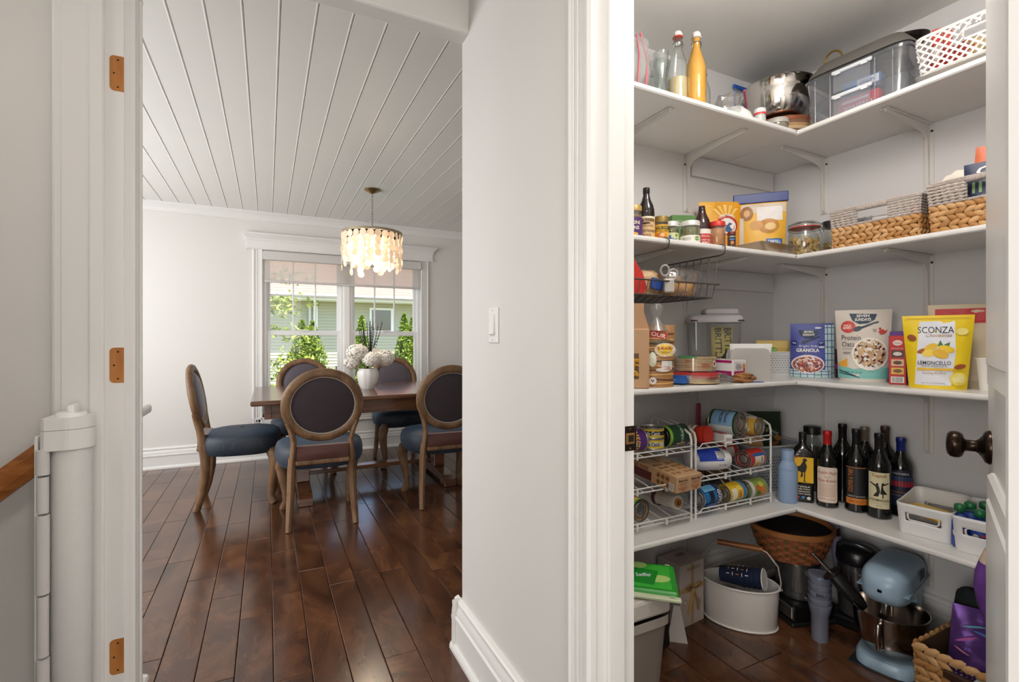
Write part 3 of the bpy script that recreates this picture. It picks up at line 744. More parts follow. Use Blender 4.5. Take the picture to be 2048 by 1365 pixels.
# vase, hydrangeas, dark twigs
WHC = M('#eceae6', .3, spec=.5)
va = thing('flower_vase', 'white faceted ceramic vase holding hydrangeas on the dining table', 'vase', (.735, 4.12, .7625))
def vf(u, v):
    prof = [(.045, 0), (.058, .02), (.074, .06), (.084, .105), (.082, .14), (.072, .168), (.066, .168), (.07, .13), (.05, .02), (0.002, .012)]
    r, z = prof[round(v * 9)]; a = 2 * PI * u
    r *= 1 + .035 * abs(math.sin(a * 5)); return (r * math.cos(a), r * math.sin(a), z)
MB().grid(vf, 60, 9, 0, True).build('vase_body', WHC, va, ang=20)
rng = random.Random(21)
def bloom(loc, r, label, seed):
    g = random.Random(seed); vs = []; fs = []; ms = []
    t = thing('hydrangea_bloom', label, 'flower', loc, 0, 'hydrangeas in the vase')
    for k in range(520):
        d = Vector((g.gauss(0, 1), g.gauss(0, 1), g.gauss(0, 1))).normalized()
        p = Vector((d.x * r, d.y * r, d.z * r * .8)) * g.uniform(.84, 1.04); s = r * .15
        a = d.cross(Vector((0, .3, 1))).normalized(); b = d.cross(a)
        q = g.uniform(0, PI); a, b = a * math.cos(q) + b * math.sin(q), b * math.cos(q) - a * math.sin(q)
        o = len(vs); vs += [p + a * s, p + b * s, p - a * s, p - b * s, p + d * s * .25]
        fs += [(o, o + 1, o + 4), (o + 1, o + 2, o + 4), (o + 2, o + 3, o + 4), (o + 3, o, o + 4)]; ms += [g.choice((0, 0, 1, 2))] * 4
    me = bpy.data.meshes.new('florets'); me.from_pydata([tuple(v) for v in vs], [], fs)
    for c in ('#f2efe6', '#e6e0d0', '#f0e4dc'): me.materials.append(M(c, .8))
    me.polygons.foreach_set('material_index', ms); link('florets', me, t)
    MB().ball((0, 0, 0), r * .8, 0, 10, 7).build('flower_core', M('#d9d4bf', .9), t)
    MB().tube([(0, 0, 0), (-loc[0] * .25 + .735 * .25, -.02, -r * .9), (.735 - loc[0], 4.12 - loc[1], .90 - loc[2])], .004, 6).build('stem', M('#6f7a48', .8), t)
for i, (dx, dy, dz, r, w) in enumerate(((-.085, -.02, .30, .085, 'tallest cream hydrangea at the back of the vase'), (.02, -.07, .245, .075, 'rounded white hydrangea at the front of the vase'), (.125, -.03, .25, .085, 'wide white hydrangea leaning right over the vase rim'), (-.125, .0, .215, .065, 'small drooping hydrangea on the left of the vase'), (.06, .06, .28, .07, 'pale hydrangea tucked behind the twigs'))):
    bloom((.735 + dx, 4.12 + dy, .7625 + dz), r, w, 30 + i)
tw = thing('twig_bunch', 'bunch of dark budded twigs rising from the vase', 'twigs', (.735, 4.15, .90))
TWM = M('#23262b', .7)
for k in range(13):
    x = rng.uniform(-.11, .11); y = rng.uniform(-.06, .06); h = rng.uniform(.34, .44)
    P = [(0, 0, 0), (.02 + x * .3, y * .4, h * .45), (.02 + x * .8, y * .8, h * .75), (.02 + x * 1.0, y, h)]
    mb = MB().tube(P, [.0035, .003, .0025, .0012], 5)
    for j in range(9):
        f = .45 + .06 * j; mb.ball((.02 + x * (f * 1.05), y * f, h * f + .004), (.004, .004, .009), 0, 5, 4)
    mb.build('twig', TWM, tw)

# capiz-shell chandelier
GOLD = M('#a88a5a', .35, .85)
cl = thing('capiz_chandelier', 'round capiz-shell drum chandelier hanging on a chain over the dining table', 'chandelier', (.777, 4.15, ZC))
cl.location.z = ZC - .002
MB().lathe([(.001, -.034), (.012, -.033), (.02, -.028), (.055, -.012), (.066, -.004), (.066, 0)], 28).build('ceiling_canopy', GOLD, cl)
for k in range(13):
    z = -.045 - k * .024; c = [(.006 * math.cos(2 * PI * j / 12), 0, .015 * math.sin(2 * PI * j / 12)) for j in range(12)]
    X = Matrix.Translation((0, 0, z)) @ Matrix.Rotation(R(90 * (k % 2)), 4, 'Z')
    MB().tube([tuple(X @ Vector(p)) for p in c], .0018, 5, closed=True).build('chain_link', M('#8d8578', .35, .8), cl)
ZT = -.375
mb = MB().lathe([(.238, ZT), (.243, ZT), (.243, ZT + .02), (.238, ZT + .02), (.238, ZT)], 48)
fr = mb.build('drum_ring', M('#a0937c', .45, .5), cl)
mb = MB()
for a in (0, 60, 120): mb.tube([(.24 * math.cos(R(a)), .24 * math.sin(R(a)), ZT + .01), (-.24 * math.cos(R(a)), -.24 * math.sin(R(a)), ZT + .01)], .004, 6)
mb.tube([(0, 0, -.345), (0, 0, ZT - .06)], .006, 8).lathe([(.02, ZT - .075), (.02, ZT - .05)], 12)
mb.build('spider_frame', GOLD, cl)
SHELL = CLEAR('#fff6ea', .72, .04, '#faeede', .25)
DISC = MB().lathe([(.0008, -.0007), (.0285, -.0006), (.0285, .0006), (.0008, .0007)], 16, X=Matrix.Rotation(R(90), 4, 'X')).mesh('shell_disc', SHELL)
g = random.Random(5)
def shells(n, r, rows, z0, step, jit):
    for k in range(n):
        a = 2 * PI * k / n
        for j in range(rows + (g.random() < jit) + (g.random() < jit * .5)):
            link('shell_disc', DISC, cl, (r * math.sin(a), -r * math.cos(a), z0 - j * step), (R(g.uniform(-4, 4)), 0, a + R(g.uniform(-14, 14))))
shells(26, .24, 4, ZT - .028, .05, .5)
shells(16, .17, 4, ZT - .05, .052, .6)
for k in range(6):
    a = R(60 * k + 20); p = (.095 * math.cos(a), .095 * math.sin(a), ZT - .09)
    mb = MB().lathe([(.001, .0), (.012, .008), (.017, .03), (.012, .055), (.004, .075), (0, .08)], 12)
    mb.build('candle_bulb', EMIT('#ffe4c0', 75.0), cl, (p[0], p[1], p[2] - .02))
    MB().lathe([(.009, -.05), (.009, 0)], 10).tube([(0, 0, -.04), (-p[0] * .5, -p[1] * .5, -.05), (-p[0], -p[1], .02)], .004, 6).build('lamp_arm', GOLD, cl, (p[0], p[1], p[2] - .02))
lamp('chandelier_glow', 'POINT', (.777, 4.15, ZC + ZT - .12), (0, 0, 0), 20, (1, .91, .78)).data.shadow_soft_size = .06
# ------------------------------------------------------------------ pantry goods: builders
S1, S2, S3, S4 = 2.0087, 1.5067, .9987, .4867      # shelf tops
def pouch(name, label, cat, loc, rz, w, h, d, body, pr=(), top=1.0, bot=.92, tilt=0, mat=None, flat=.004, group=None, seed=1, zipc=None):
    """stand-up bag: fat foot, flat sealed top; local front is -y"""
    t = thing(name, label, cat, loc, rz, group, rot=(R(tilt), 0, R(rz)))
    def half(v): return w / 2 * (bot + (top - bot) * (v / h))
    def th(v): q = max(0, min(1, v / h)); return d / 2 * (1 - q ** 1.7) + flat / 2
    def S(u, v, off):
        q = min(1, abs(u) / max(1e-6, half(v)))
        wr = .0016 * math.sin(v * 95 + seed + 2 * math.sin(u * 60)) * (1 - q * q) * (1 if 0.02 < v < h * .93 else 0)
        return (u, -(th(v) * (1 - q ** 2.6) ** .75) - off + wr, v)
    def body_fn(a, b):
        v = b * h
        if a < .5: u = (a * 4 - 1) * half(v); return S(u, v, 0)
        u = (3 - a * 4) * half(v); p = S(u, v, 0); return (p[0], -p[1], p[2])
    mb = MB().grid(body_fn, 32, 16, 0, True)
    n = 32; mb.f.append(tuple(range(n - 1, -1, -1))); mb.m.append(0); mb.f.append(tuple(16 * n + k for k in range(n))); mb.m.append(0)
    mb.build('pouch', mat or M(body, .42, spec=.5), t, ang=60)
    if pr: prints(t, S, pr)
    if zipc: MB().box((-w / 2 * top, -.005, h * .985), (w / 2 * top, .005, h * 1.0), 0, .002).build('zip_slider', M(zipc, .4), t)
    return t
def carton(name, label, cat, loc, rz, w, d, h, body, front=(), left=(), topp=(), right=(), rot=None, group=None, bev=.0015, mat=None):
    t = thing(name, label, cat, loc, rz, group, rot=rot)
    MB().box((-w / 2, -d / 2, 0), (w / 2, d / 2, h), 0, bev).build('carton', mat or M(body, .5), t)
    if front: prints(t, S_flat(-d / 2), front, 'printed_front')
    if left: prints(t, S_left(-w / 2), left, 'printed_side')
    if right: prints(t, S_right(w / 2), right, 'printed_side')
    if topp: prints(t, S_top(h), topp, 'printed_top')
    return t
def jar(name, label, cat, loc, rz, r, h, fill, lid, lidh=.014, pr=(), fillh=.85, glass=True, neck=.92, group=None, lidr=None):
    t = thing(name, label, cat, loc, rz, group)
    b = h - lidh
    P = [(r * .9, 0), (r, .005), (r, b * .84), (r * neck, b * .93), (r * neck, b)]
    if glass:
        MB().lathe(P, 24).build('glass_body', CLEAR('#f4f8f6', .03, .07), t)
        MB().lathe([(r * .86, .003), (r * .95, .007), (r * .95, min(b * .83, b * fillh)), (0.001, b * fillh)], 24).build('contents', M(fill, .6, var=.35, vscale=90), t)
    else: MB().lathe(P, 24).build('jar_body', M(fill, .4), t)
    lr = lidr or r * neck * 1.06
    MB().lathe([(lr, b - .004), (lr, h - .002), (lr * .95, h), (0.001, h)], 28).build('lid', M(lid, .4, .2), t)
    if pr: prints(t, S_cyl(r), pr)
    return t
def can(name, label, loc, rz, r, L, wrap, pr=(), axis='X', group='cans in the wire racks', end='#b9b6b0', cat='can'):
    rot = {'X': (0, R(90), R(rz)), 'Y': (R(90), 0, R(rz)), 'Z': (0, 0, R(rz))}[axis]
    t = thing(name, label, cat, loc, 0, group, rot=rot)
    o = -L / 2
    MB().lathe([(r * .985, o + .004), (r * .985, o + L - .004)], 28).build('paper_wrap', M(wrap, .4), t)
    ME = M(end, .3, .85)
    for s in (1, -1):
        z = s * L / 2
        MB().lathe([(r * .98, z - s * .006), (r * 1.015, z - s * .004), (r * 1.015, z), (r * .96, z), (r * .94, z - s * .004), (r * .75, z - s * .004), (r * .72, z - s * .0025), (r * .66, z - s * .0025), (r * .62, z - s * .004), (r * .45, z - s * .004), (r * .42, z - s * .003), (.001, z - s * .003)], 28).build('can_end', ME, t)
    if pr: prints(t, S_cyl(r * .985, -L / 2, {'X': 0, 'Y': R(-90), 'Z': 0}[axis]), pr)
    return t
def wine(label, loc, rz, r, h, glass, cap, pr=(), name='wine_bottle', capz=.78, group='wine bottles on the lowest shelf', sh=.60):
    t = thing(name, label, 'bottle', loc, rz, group)
    P = [(.001, .004), (r * .8, 0), (r, .006), (r, sh * h), (r * .97, sh * h + .012), (r * .84, sh * h + .028), (r * .56, sh * h + .046), (r * .40, sh * h + .062), (r * .36, sh * h + .08), (r * .35, h - .02), (r * .35, h - .002), (.001, h - .002)]
    MB().lathe(P, 32).build('glass_body', M(glass, .06, spec=.7), t)
    MB().lathe([(r * .39, h * capz), (r * .385, h - .02), (r * .42, h - .018), (r * .42, h - .006), (r * .39, h), (.001, h)], 28).build('capsule', M(cap, .4, .25), t)
    if pr: prints(t, S_cyl(r), pr)
    return t
def crumple(mb, c, d, seed, n=14, m=10, amp=.18, mat=0):
    g = random.Random(seed); ph = [g.uniform(0, 6) for _ in range(6)]
    def fn(u, v):
        a = 2 * PI * u; t = PI * (v - .5) * .998
        k = 1 + amp * (math.sin(3 * a + ph[0]) * math.sin(4 * t + ph[1]) + .6 * math.sin(7 * a + ph[2] + 3 * t) + .5 * math.sin(11 * t + ph[3] + 2 * a))
        e = .6
        f = lambda x: math.copysign(abs(x) ** e, x)
        return (c[0] + d[0] / 2 * k * f(math.cos(a)) * abs(math.cos(t)) ** e, c[1] + d[1] / 2 * k * f(math.sin(a)) * abs(math.cos(t)) ** e, max(0.0, c[2] + d[2] / 2 * (1 + .3 * (k - 1)) * f(math.sin(t))))
    return mb.grid(fn, n * 2, m * 2, mat, True)
FILM = CLEAR('#fbfcfc', .10, .10, '#ffffff', .12)
FILM2 = CLEAR('#f6f7f8', .22, .10, '#ffffff', .15)
GLS = CLEAR('#f3f7f6', .02, .09)
WIRE = M('#e6e4e1', .35); STEEL = M('#c9c5bf', .18, 1.0); GREYW = M('#77746f', .35, .8)

# ------------------------------------------------------------------ top shelf, dining side
b = tag(crumple(MB(), (0, 0, .15), (.13, .10, .30), 3).build('plastic_bag', FILM2, None, (1.215, 1.45, S1)), 'tall crumpled clear plastic bag with pink print at the shelf end', 'plastic bag')
MB().tube([(.03, -.052, .05), (.045, -.05, .18), (.02, -.04, .29)], .004, 6).tube([(-.01, -.054, .03), (.005, -.052, .2), (0, -.04, .28)], .003, 6).build('pink_print', M('#d8707a', .5), b)
t = thing('glass_pitcher', 'clear glass pitcher with curled handle behind the swing-top bottles', 'pitcher', (1.40, 1.49, S1))
MB().lathe([(.001, .003), (.05, 0), (.055, .01), (.052, .08), (.035, .15), (.032, .19), (.042, .25), (.046, .255), (.040, .25), (.029, .19), (.032, .15), (.048, .08), (.05, .012), (.001, .008)], 28).build('pitcher_body', GLS, t)
MB().tube([(-.034, 0, .2), (-.07, 0, .19), (-.08, 0, .14), (-.055, 0, .09), (-.05, 0, .07)], .006, 8).build('handle', GLS, t)
t = thing('glass_carafe', 'pinched hourglass clear glass carafe beside the tall swing-top bottle', 'carafe', (1.325, 1.40, S1))
MB().lathe([(.001, .003), (.024, 0), (.03, .03), (.031, .06), (.022, .10), (.016, .125), (.022, .155), (.03, .185), (.026, .215), (.030, .23), (.027, .23), (.023, .214), (.027, .185), (.019, .155), (.013, .125), (.019, .1), (.028, .06), (.027, .03), (.001, .007)], 24).build('carafe_body', GLS, t)
mb = MB()
for k in range(7): mb.tube([(0, 0, 0), (.012 * math.cos(k), .012 * math.sin(k), .03), (.03 * math.cos(k), .03 * math.sin(k), .045 + .004 * (k % 3))], .0025, 5)
tag(mb.build('straw_bundle', M('#c2a878', .8), None, (1.285, 1.36, S1)), 'tuft of dried straw lying in front of the glass pitcher', 'straw')
def swing(label, loc, r, h, fill, fillh, gasket, tint='#f3f7f6', rz=0):
    t = thing('swing_top_bottle', label, 'bottle', loc, rz, 'swing-top glass bottles')
    P = [(.001, .004), (r * .85, 0), (r, .008), (r, .52 * h), (r * .92, .60 * h), (r * .62, .72 * h), (r * .42, .80 * h), (r * .40, .84 * h), (r * .47, .85 * h), (r * .47, .87 * h), (r * .40, .88 * h), (r * .42, .93 * h)]
    MB().lathe(P, 28).build('glass_body', CLEAR(tint, .03, .09), t)
    if fill:
        Q = [(.001, .006), (r * .82, .004), (r * .95, .01)]; z = .52 * h
        if fillh > .52: Q += [(r * .95, .52 * h), (r * .86, .60 * h), (r * .56, .72 * h), (r * .36, .80 * h), (r * .34, fillh * h)]
        else: Q += [(r * .95, fillh * h)]
        MB().lathe(Q + [(.001, fillh * h)], 28).build('liquid', M(fill, .25, spec=.6), t)
    MB().lathe([(r * .40, .93 * h), (r * .46, .94 * h), (r * .46, .97 * h), (r * .34, .995 * h), (.001, h)], 20).build('stopper', M('#e9e7e4', .3), t)
    MB().lathe([(r * .42, .918 * h), (r * .50, .922 * h), (r * .50, .936 * h), (r * .42, .94 * h)], 20).build('gasket', M(gasket, .5), t)
    w = r * .55
    MB().tube([(-w, 0, .80 * h), (-w * 1.15, -r * .1, .86 * h), (-w * .8, 0, .965 * h), (0, 0, .985 * h), (w * .8, 0, .965 * h), (w * 1.15, -r * .1, .86 * h), (w, 0, .80 * h)], .0016, 6).tube([(w * .85 * math.cos(2 * PI * k / 14), w * .85 * math.sin(2 * PI * k / 14), .86 * h) for k in range(14)], .0016, 6, closed=True).build('wire_bail', GREYW, t)
    return t
swing('tall clear swing-top bottle with red gasket and peach liquid low down', (1.385, 1.375, S1), .037, .315, '#e6cf9c', .42, '#c8402f')
swing('swing-top bottle full of bright yellow liquid', (1.437, 1.335, S1), .037, .305, '#e9b400', .93, '#d9d2c4', '#fff6cf')
swing('short clear swing-top bottle with pink gasket behind the yellow one', (1.535, 1.39, S1), .027, .23, None, 0, '#d8447a')
t = thing('zip_bag', 'see-through zip bag with blue and pink seal holding a white bowl', 'zip bag', (1.665, 1.375, S1), 40)
crumple(MB(), (0, 0, .055), (.25, .10, .11), 8, amp=.12).build('bag_film', FILM, t)
MB().tube([(-.05, -.052, .125), (.02, -.06, .108), (.09, -.066, .06), (.12, -.05, .04)], .004, 6).build('pink_seal', M('#c04a72', .4), t)
MB().tube([(-.05, -.02, .128), (.03, -.02, .115), (.10, -.03, .075), (.125, -.045, .045)], .004, 6).build('blue_seal', M('#2f55a8', .4), t)
t = thing('white_bowl', 'white bowl lying on its side in the zip bag', 'bowl', (1.645, 1.33, S1 + .002), 35, rot=(R(0), 0, R(35)))
MB().lathe([(.001, .058), (.03, .058), (.034, .052), (.055, .03), (.066, .004), (.066, 0), (.062, .002), (.05, .028), (.03, .048), (.001, .05)], 32).build('bowl_body', M('#e4e3df', .25), t)
jar('small_jar', 'tiny clear jar with white lid ringed in red', 'jar', (1.725, 1.283, S1), 0, .022, .055, '#e9e2dc', '#eceae7', .016, [('r', 0, .034, .10, .008, '#cf3d3d')])
t = thing('mixing_bowl', 'deep polished steel mixing bowl on top of the woven tray', 'bowl', (2.07, 1.445, S1 + .107), 20)
MB().lathe([(.001, .002), (.07, 0), (.095, .012), (.128, .07), (.139, .14), (.142, .178), (.147, .182), (.146, .185), (.138, .18), (.135, .14), (.124, .07), (.09, .016), (.001, .008)], 48).build('bowl_body', M('#cfcac4', .08, 1.0), t)
t = thing('zip_bag', 'large empty zip bag with royal blue slider standing behind the steel bowl', 'zip bag', (2.115, 1.604, S1), 8, rot=(0, 0, 0))
MB().grid(lambda u, v: ((u - .5) * .29, .003 * math.sin(u * 9 + v * 5), v * .355), 16, 10).build('bag_film', FILM2, t)
MB().box((-.146, -.005, .345), (.146, .005, .363), 0, .003).box((.12, -.009, .342), (.145, .009, .368), 0, .003).build('blue_slider', M('#1f5fc0', .35), t)
# woven tray with copper rim, dark beaded mat, jar lid
t = thing('woven_tray', 'round striped woven tray with copper foil edge under the steel bowl', 'tray', (2.07, 1.442, S1 + .022), 0)
mb = MB(); mats = [M('#c79f74', .6, var=.2, vscale=40), M('#8e6a52', .6), M('#d8bd94', .6)]
for k in range(5): mb.tube([((.138 + .002 * k) * math.cos(2 * PI * j / 40), (.138 + .002 * k) * math.sin(2 * PI * j / 40), .008 + .0125 * k) for j in range(40)], .0075, 6, mat=k % 3, closed=True)
mb.lathe([(.001, .002), (.138, .002), (.138, .008), (.001, .008)], 32).build('coiled_wall', mats, t)
MB().tube([((.146 + .003 * math.sin(j * 2.7)) * math.cos(2 * PI * j / 44), (.146 + .003 * math.cos(j * 3.1)) * math.sin(2 * PI * j / 44), .072) for j in range(44)], .011, 7, closed=True).build('copper_rim', M('#c07a58', .35, .6, var=.3, vscale=50), t)
t = thing('beaded_mat', 'dark navy beaded mat with stitched cream edge under the woven tray', 'mat', (2.06, 1.435, S1), 0)
MB().lathe([(.001, 0), (.16, 0), (.168, .006), (.16, .015), (.001, .015)], 40).build('mat_base', M('#171c2c', .7), t)
mb = MB(); g = random.Random(3)
for k in range(260):
    a = g.uniform(0, 2 * PI); q = .166 * g.uniform(.93, 1.03); mb.ball((q * math.cos(a), q * math.sin(a), g.uniform(.002, .014)), .0035, 0, 5, 4)
o = mb.build('beads', M('#1d2540', .25, spec=.7), t); o['kind'] = 'stuff'
mb = MB()
for k in range(70):
    a = 2 * PI * k / 70; mb.tube([(.158 * math.cos(a), .158 * math.sin(a), .0145), (.165 * math.cos(a + .03), .165 * math.sin(a + .03), .019), (.170 * math.cos(a + .06), .170 * math.sin(a + .06), .0145)], .0022, 5)
mb.build('edge_stitching', M('#d2c7b2', .7), t)
jar('mason_jar_lid', 'low jar with ribbed silver lid in front of the beaded mat', 'jar', (1.845, 1.295, S1), 0, .040, .040, '#9c8d78', '#b8b3aa', .016, neck=1.0)

# ------------------------------------------------------------------ top shelf, wall facing the doorway
RZE = -62          # packages on this wall turned toward the doorway
LATCH = CLEAR('#fafbfd', .17, .04, '#e9eef6', .15)
t = thing('latch_box', 'two-tier clear plastic latch box packed with medicine boxes', 'storage box', (2.10, 1.095, S1), -84)
for z0, z1, w in ((0, .095, .172), (.099, .188, .175)):
    mb = MB()
    mb.grid(lambda u, v: (lambda a: (superell(a, w * (.95 + .05 * v), .125 * (.95 + .05 * v), 9)[0], superell(a, w * (.95 + .05 * v), .125 * (.95 + .05 * v), 9)[1], z0 + (z1 - z0) * v))(2 * PI * u), 48, 3, 0, True)
    mb.box((-w * .92, -.115, z0), (w * .92, .115, z0 + .002)); mb.build('box_tier', LATCH, t)
MB().grid(lambda u, v: (lambda a: (superell(a, (.179, .181, .17)[round(v * 2)], (.131, .133, .118)[round(v * 2)], 9) + ((.186, .196, .208)[round(v * 2)],)))(2 * PI * u), 48, 2, 0, True).build('box_lid', LATCH, t)
for z in (.062, .155):
    MB().box((-.062, -.137, z - .05), (.062, -.130, z + .032), 0, .003).build('latch_flap', CLEAR('#f6f8fc', .16, .05, '#e4e9f2', .1), t)
    MB().box((-.068, -.139, z + .022), (.068, -.128, z + .036), 0, .003).box((-.055, -.143, z + .016), (-.035, -.137, z + .03)).box((.035, -.143, z + .016), (.055, -.137, z + .03)).build('latch_hinge', M('#dfe2e6', .35), t)
for x in (-.13, -.075, .075, .13): MB().tube([(x, -.128, .004), (x, -.131, .185)], .0022, 6).build('wall_rib', LATCH, t)
BX = t
carton('medicine_box', 'red pain-reliever carton turned upside down inside the clear latch box', 'box', (2.02, 1.075, S1 + .007), -84, .135, .05, .072, '#c93a4a', [('r', 0, .036, .133, .056, '#c02f40'), ('t', 0, .030, .10, .020, 'TYLENOL', '#f4f1ee', {'shear': .2, 'rot': 180, 'bold': .01}), ('r', -.01, .057, .09, .008, '#f1e6e4')])
carton('medicine_box', 'blue and white bandage carton in the upper tier of the latch box', 'box', (2.05, 1.08, S1 + .103), -80, .12, .05, .05, '#3f7fb8', [('r', .02, .03, .07, .03, '#e8edf2'), ('t', .02, .03, .05, .012, 'STRIPS', '#2a5f9c', {'bold': .01})])
carton('medicine_box', 'purple cold-remedy carton lying in the upper tier of the latch box', 'box', (2.14, 1.16, S1 + .103), -70, .10, .06, .045, '#7d6299')
t = thing('pill_bottle', 'white pill bottle lying in the lower tier of the latch box', 'pill bottle', (2.03, 1.205, S1 + .03), 0, rot=(0, R(90), R(15)))
MB().lathe([(.022, 0), (.022, .05), (.017, .055), (.017, .06)], 18).build('bottle_body', M('#ecebe8', .4), t); MB().lathe([(.02, .058), (.02, .075), (.001, .075)], 18).build('cap', M('#f2f1ee', .4), t)
t = thing('roasting_tray', 'grey metal roasting tray upside down on the latch box', 'tray', (2.10, 1.095, S1 + .2085), -84)
PEW = M('#8d8984', .35, .6)
def trf(u, v):
    p = [(.178, .125, .0), (.174, .12, .012), (.145, .095, .05), (.138, .088, .056), (.001, .001, .056)][round(v * 4)]
    x, y = superell(2 * PI * u, p[0], p[1], 7); return (x, y, p[2])
MB().grid(trf, 48, 4, 0, True).build('tray_body', PEW, t)
t = thing('serving_tray', 'dark oval serving tray with twisted gold ring handle leaning on the roasting tray', 'tray', (2.15, 1.09, S1 + .266), -84)
MB().lathe([(.001, .0), (.15, 0), (.165, .012), (.17, .02), (.16, .014), (.001, .006)], 40, sx=1.0, sy=.55).build('tray_body', M('#3c3632', .25, .8), t)
mb = MB().tube([(-.13 + .035 * math.cos(R(a)), -.055, .03 + .045 * math.sin(R(a))) for a in range(-20, 201, 12)], .004, 7).tube([(-.17, -.06, .008), (-.15, -.058, .022), (-.10, -.058, .028), (-.07, -.06, .01)], .004, 7)
mb.build('gold_handle', M('#c8a257', .25, .95), t)
t = thing('clear_tray', 'shallow clear plastic tray under the white lattice basket', 'tray', (2.07, .70, S1), -86)
MB().grid(lambda u, v: (lambda a, k: superell(a, .19 * (.9 + .1 * k), .12 * (.9 + .1 * k), 8) + (.034 * k,))(2 * PI * u, v), 44, 3, 0, True).box((-.18, -.105, 0), (.18, .105, .002)).build('tray_body', CLEAR('#f0f0ee', .22, .12, '#eceae6', .1), t)
crumple(MB(), (0, 0, .014), (.33, .18, .026), 5).build('tray_contents', M('#d6c6ad', .7, var=.3, vscale=30), t)
# white lattice basket with wrapped snacks
t = thing('lattice_basket', 'white plastic basket with diagonal lattice sides on the clear tray', 'basket', (2.075, .698, S1 + .035), -86)
mb = MB(); Wb, Db, Hb = .168, .105, .122
def bwall(x0, y0, x1, y1, hole):
    n = Vector((y1 - y0, x0 - x1, 0)).normalized(); L = math.hypot(x1 - x0, y1 - y0)
    def P(s, z): f = 1 + .08 * z / Hb; return ((x0 + (x1 - x0) * s / L) * f, (y0 + (y1 - y0) * s / L) * f, z)
    st = .0235
    for sg in (1, -1):
        k = -Hb
        while k < L + Hb:
            a = (k, 0) if sg > 0 else (k, Hb); dz = 1 if sg > 0 else -1
            pts = []
            for j in range(13):
                s_ = k + Hb * j / 12; z_ = a[1] + dz * Hb * j / 12
                if 0 <= s_ <= L and not (hole and abs(s_ - L / 2) < .052 and .062 < z_ < .096): pts.append((s_, z_))
                else:
                    if len(pts) > 1: mb.tube([P(*q) for q in (pts[0], pts[-1])], .0034, 5)
                    pts = []
            if len(pts) > 1: mb.tube([P(*q) for q in (pts[0], pts[-1])], .0034, 5)
            k += st
    if hole: mb.tube([P(L / 2 + q[0], q[1]) for q in ((-.05, .065), (.05, .065), (.055, .079), (.05, .093), (-.05, .093), (-.055, .079))], .0042, 6, closed=True)
cs = [(-Wb, -Db), (Wb, -Db), (Wb, Db), (-Wb, Db)]
for i in range(4): bwall(*cs[i], *cs[(i + 1) % 4], i % 2 == 0)
o = mb.build('lattice_walls', M('#eeedeb', .35), t)
mb = MB()
for z, f in ((Hb, 1.085), (.004, 1.0)): mb.tube([(superell(2 * PI * k / 48, Wb * f, Db * f, 12)) + (z,) for k in range(48)], .0055, 6, closed=True)
mb.box((-Wb, -Db, 0), (Wb, Db, .003)).build('basket_rim', M('#eeedeb', .35), t)
SN = [('red foil snack stick standing at the corner of the lattice basket', (2.035, .845), '#c9402f', .17), ('red and white snack stick beside the first in the lattice basket', (2.07, .83), '#d35a44', .165)]
for l, (x, y), c, h in SN: pouch('snack_stick', l, 'snack', (x, y, S1 + .039), -60, .026, h, .018, c, [('r', 0, h * .5, .024, .05, '#ece4dd')], bot=1)
g = random.Random(8)
for i, (c, l) in enumerate((('#b8453a', 'red wrapped snack bag in the lattice basket'), ('#d8c08a', 'cream wrapped cookie bag in the lattice basket'), ('#6a4a4a', 'brown wrapped snack bag in the lattice basket'), ('#cdb489', 'tan cracker pack at the far end of the lattice basket'))):
    tag(crumple(MB(), (0, 0, .05), (.075, .15, .10), 20 + i).build('snack_bag', M(c, .35, var=.25, vscale=40), None, (2.075, .80 - i * .072, S1 + .039)), l, 'snack')
# ------------------------------------------------------------------ second shelf, dining side
CAMN = -42         # packages here turned toward the doorway
jar('pickled_bean_jar', 'gold-lidded jar with purple label half hidden by the door frame', 'jar', (1.135, 1.335, S2), CAMN, .031, .118, '#8a6a2c', '#b9995a', .016, [('r', 0, .042, .17, .066, '#4a2a6b'), ('t', 0, .056, .05, .012, 'PIZZINI', '#efe7c8', {'bold': .015}), ('t', 0, .038, .045, .012, 'BEANS', '#efe7c8', {'bold': .015}), ('e', 0, .017, .02, .006, '#d8a63a')])
t = wine('dark sauce bottle with black cap and cream Worcestershire label', (1.191, 1.33, S2), CAMN, .0285, .188, '#1c110d', '#1b1a19', [('r', 0, .045, .16, .074, '#dcb684'), ('r', 0, .080, .16, .006, '#f0e6d2'), ('t', 0, .070, .062, .011, 'LEA & PERRINS', '#2a1c14', {'bold': .02}), ('t', 0, .050, .05, .006, 'THE ORIGINAL', '#5a3a24'), ('t', 0, .032, .062, .009, 'WORCESTERSHIRE', '#3a2416', {'bold': .01}), ('t', 0, .018, .03, .008, 'SAUCE', '#3a2416', {'bold': .01}), ('e', 0, .059, .014, .003, '#2a1c14')], 'sauce_bottle', .87, 'sauces on the second shelf', .52)
jar('bouillon_jar', 'yellow-labelled bouillon jar with gold and black lid', 'jar', (1.243, 1.312, S2), CAMN, .0245, .088, '#6b4320', '#8f7434', .018, [('r', 0, .032, .14, .05, '#e7b02c'), ('r', 0, .046, .14, .011, '#2c2416'), ('t', 0, .046, .046, .007, 'BETTER THAN', '#f2d35a', {'bold': .01}), ('t', 0, .035, .046, .007, 'BOUILLON', '#4a2c10', {'bold': .01}), ('e', 0, .019, .018, .010, '#c9702c'), ('e', .004, .021, .009, .005, '#e8d49a')])
jar('olive_jar', 'white-lidded jar of green olives with pale label', 'jar', (1.322, 1.345, S2), CAMN, .0265, .085, '#6d6a2a', '#e4e2dd', .014, [('r', 0, .026, .15, .032, '#d7dcae'), ('r', -.016, .022, .03, .022, '#3a62a8'), ('t', .002, .018, .034, .012, 'elki', '#2a4f96', {'bold': .02}), ('e', .018, .033, .006, .005, '#7f8a2c')])
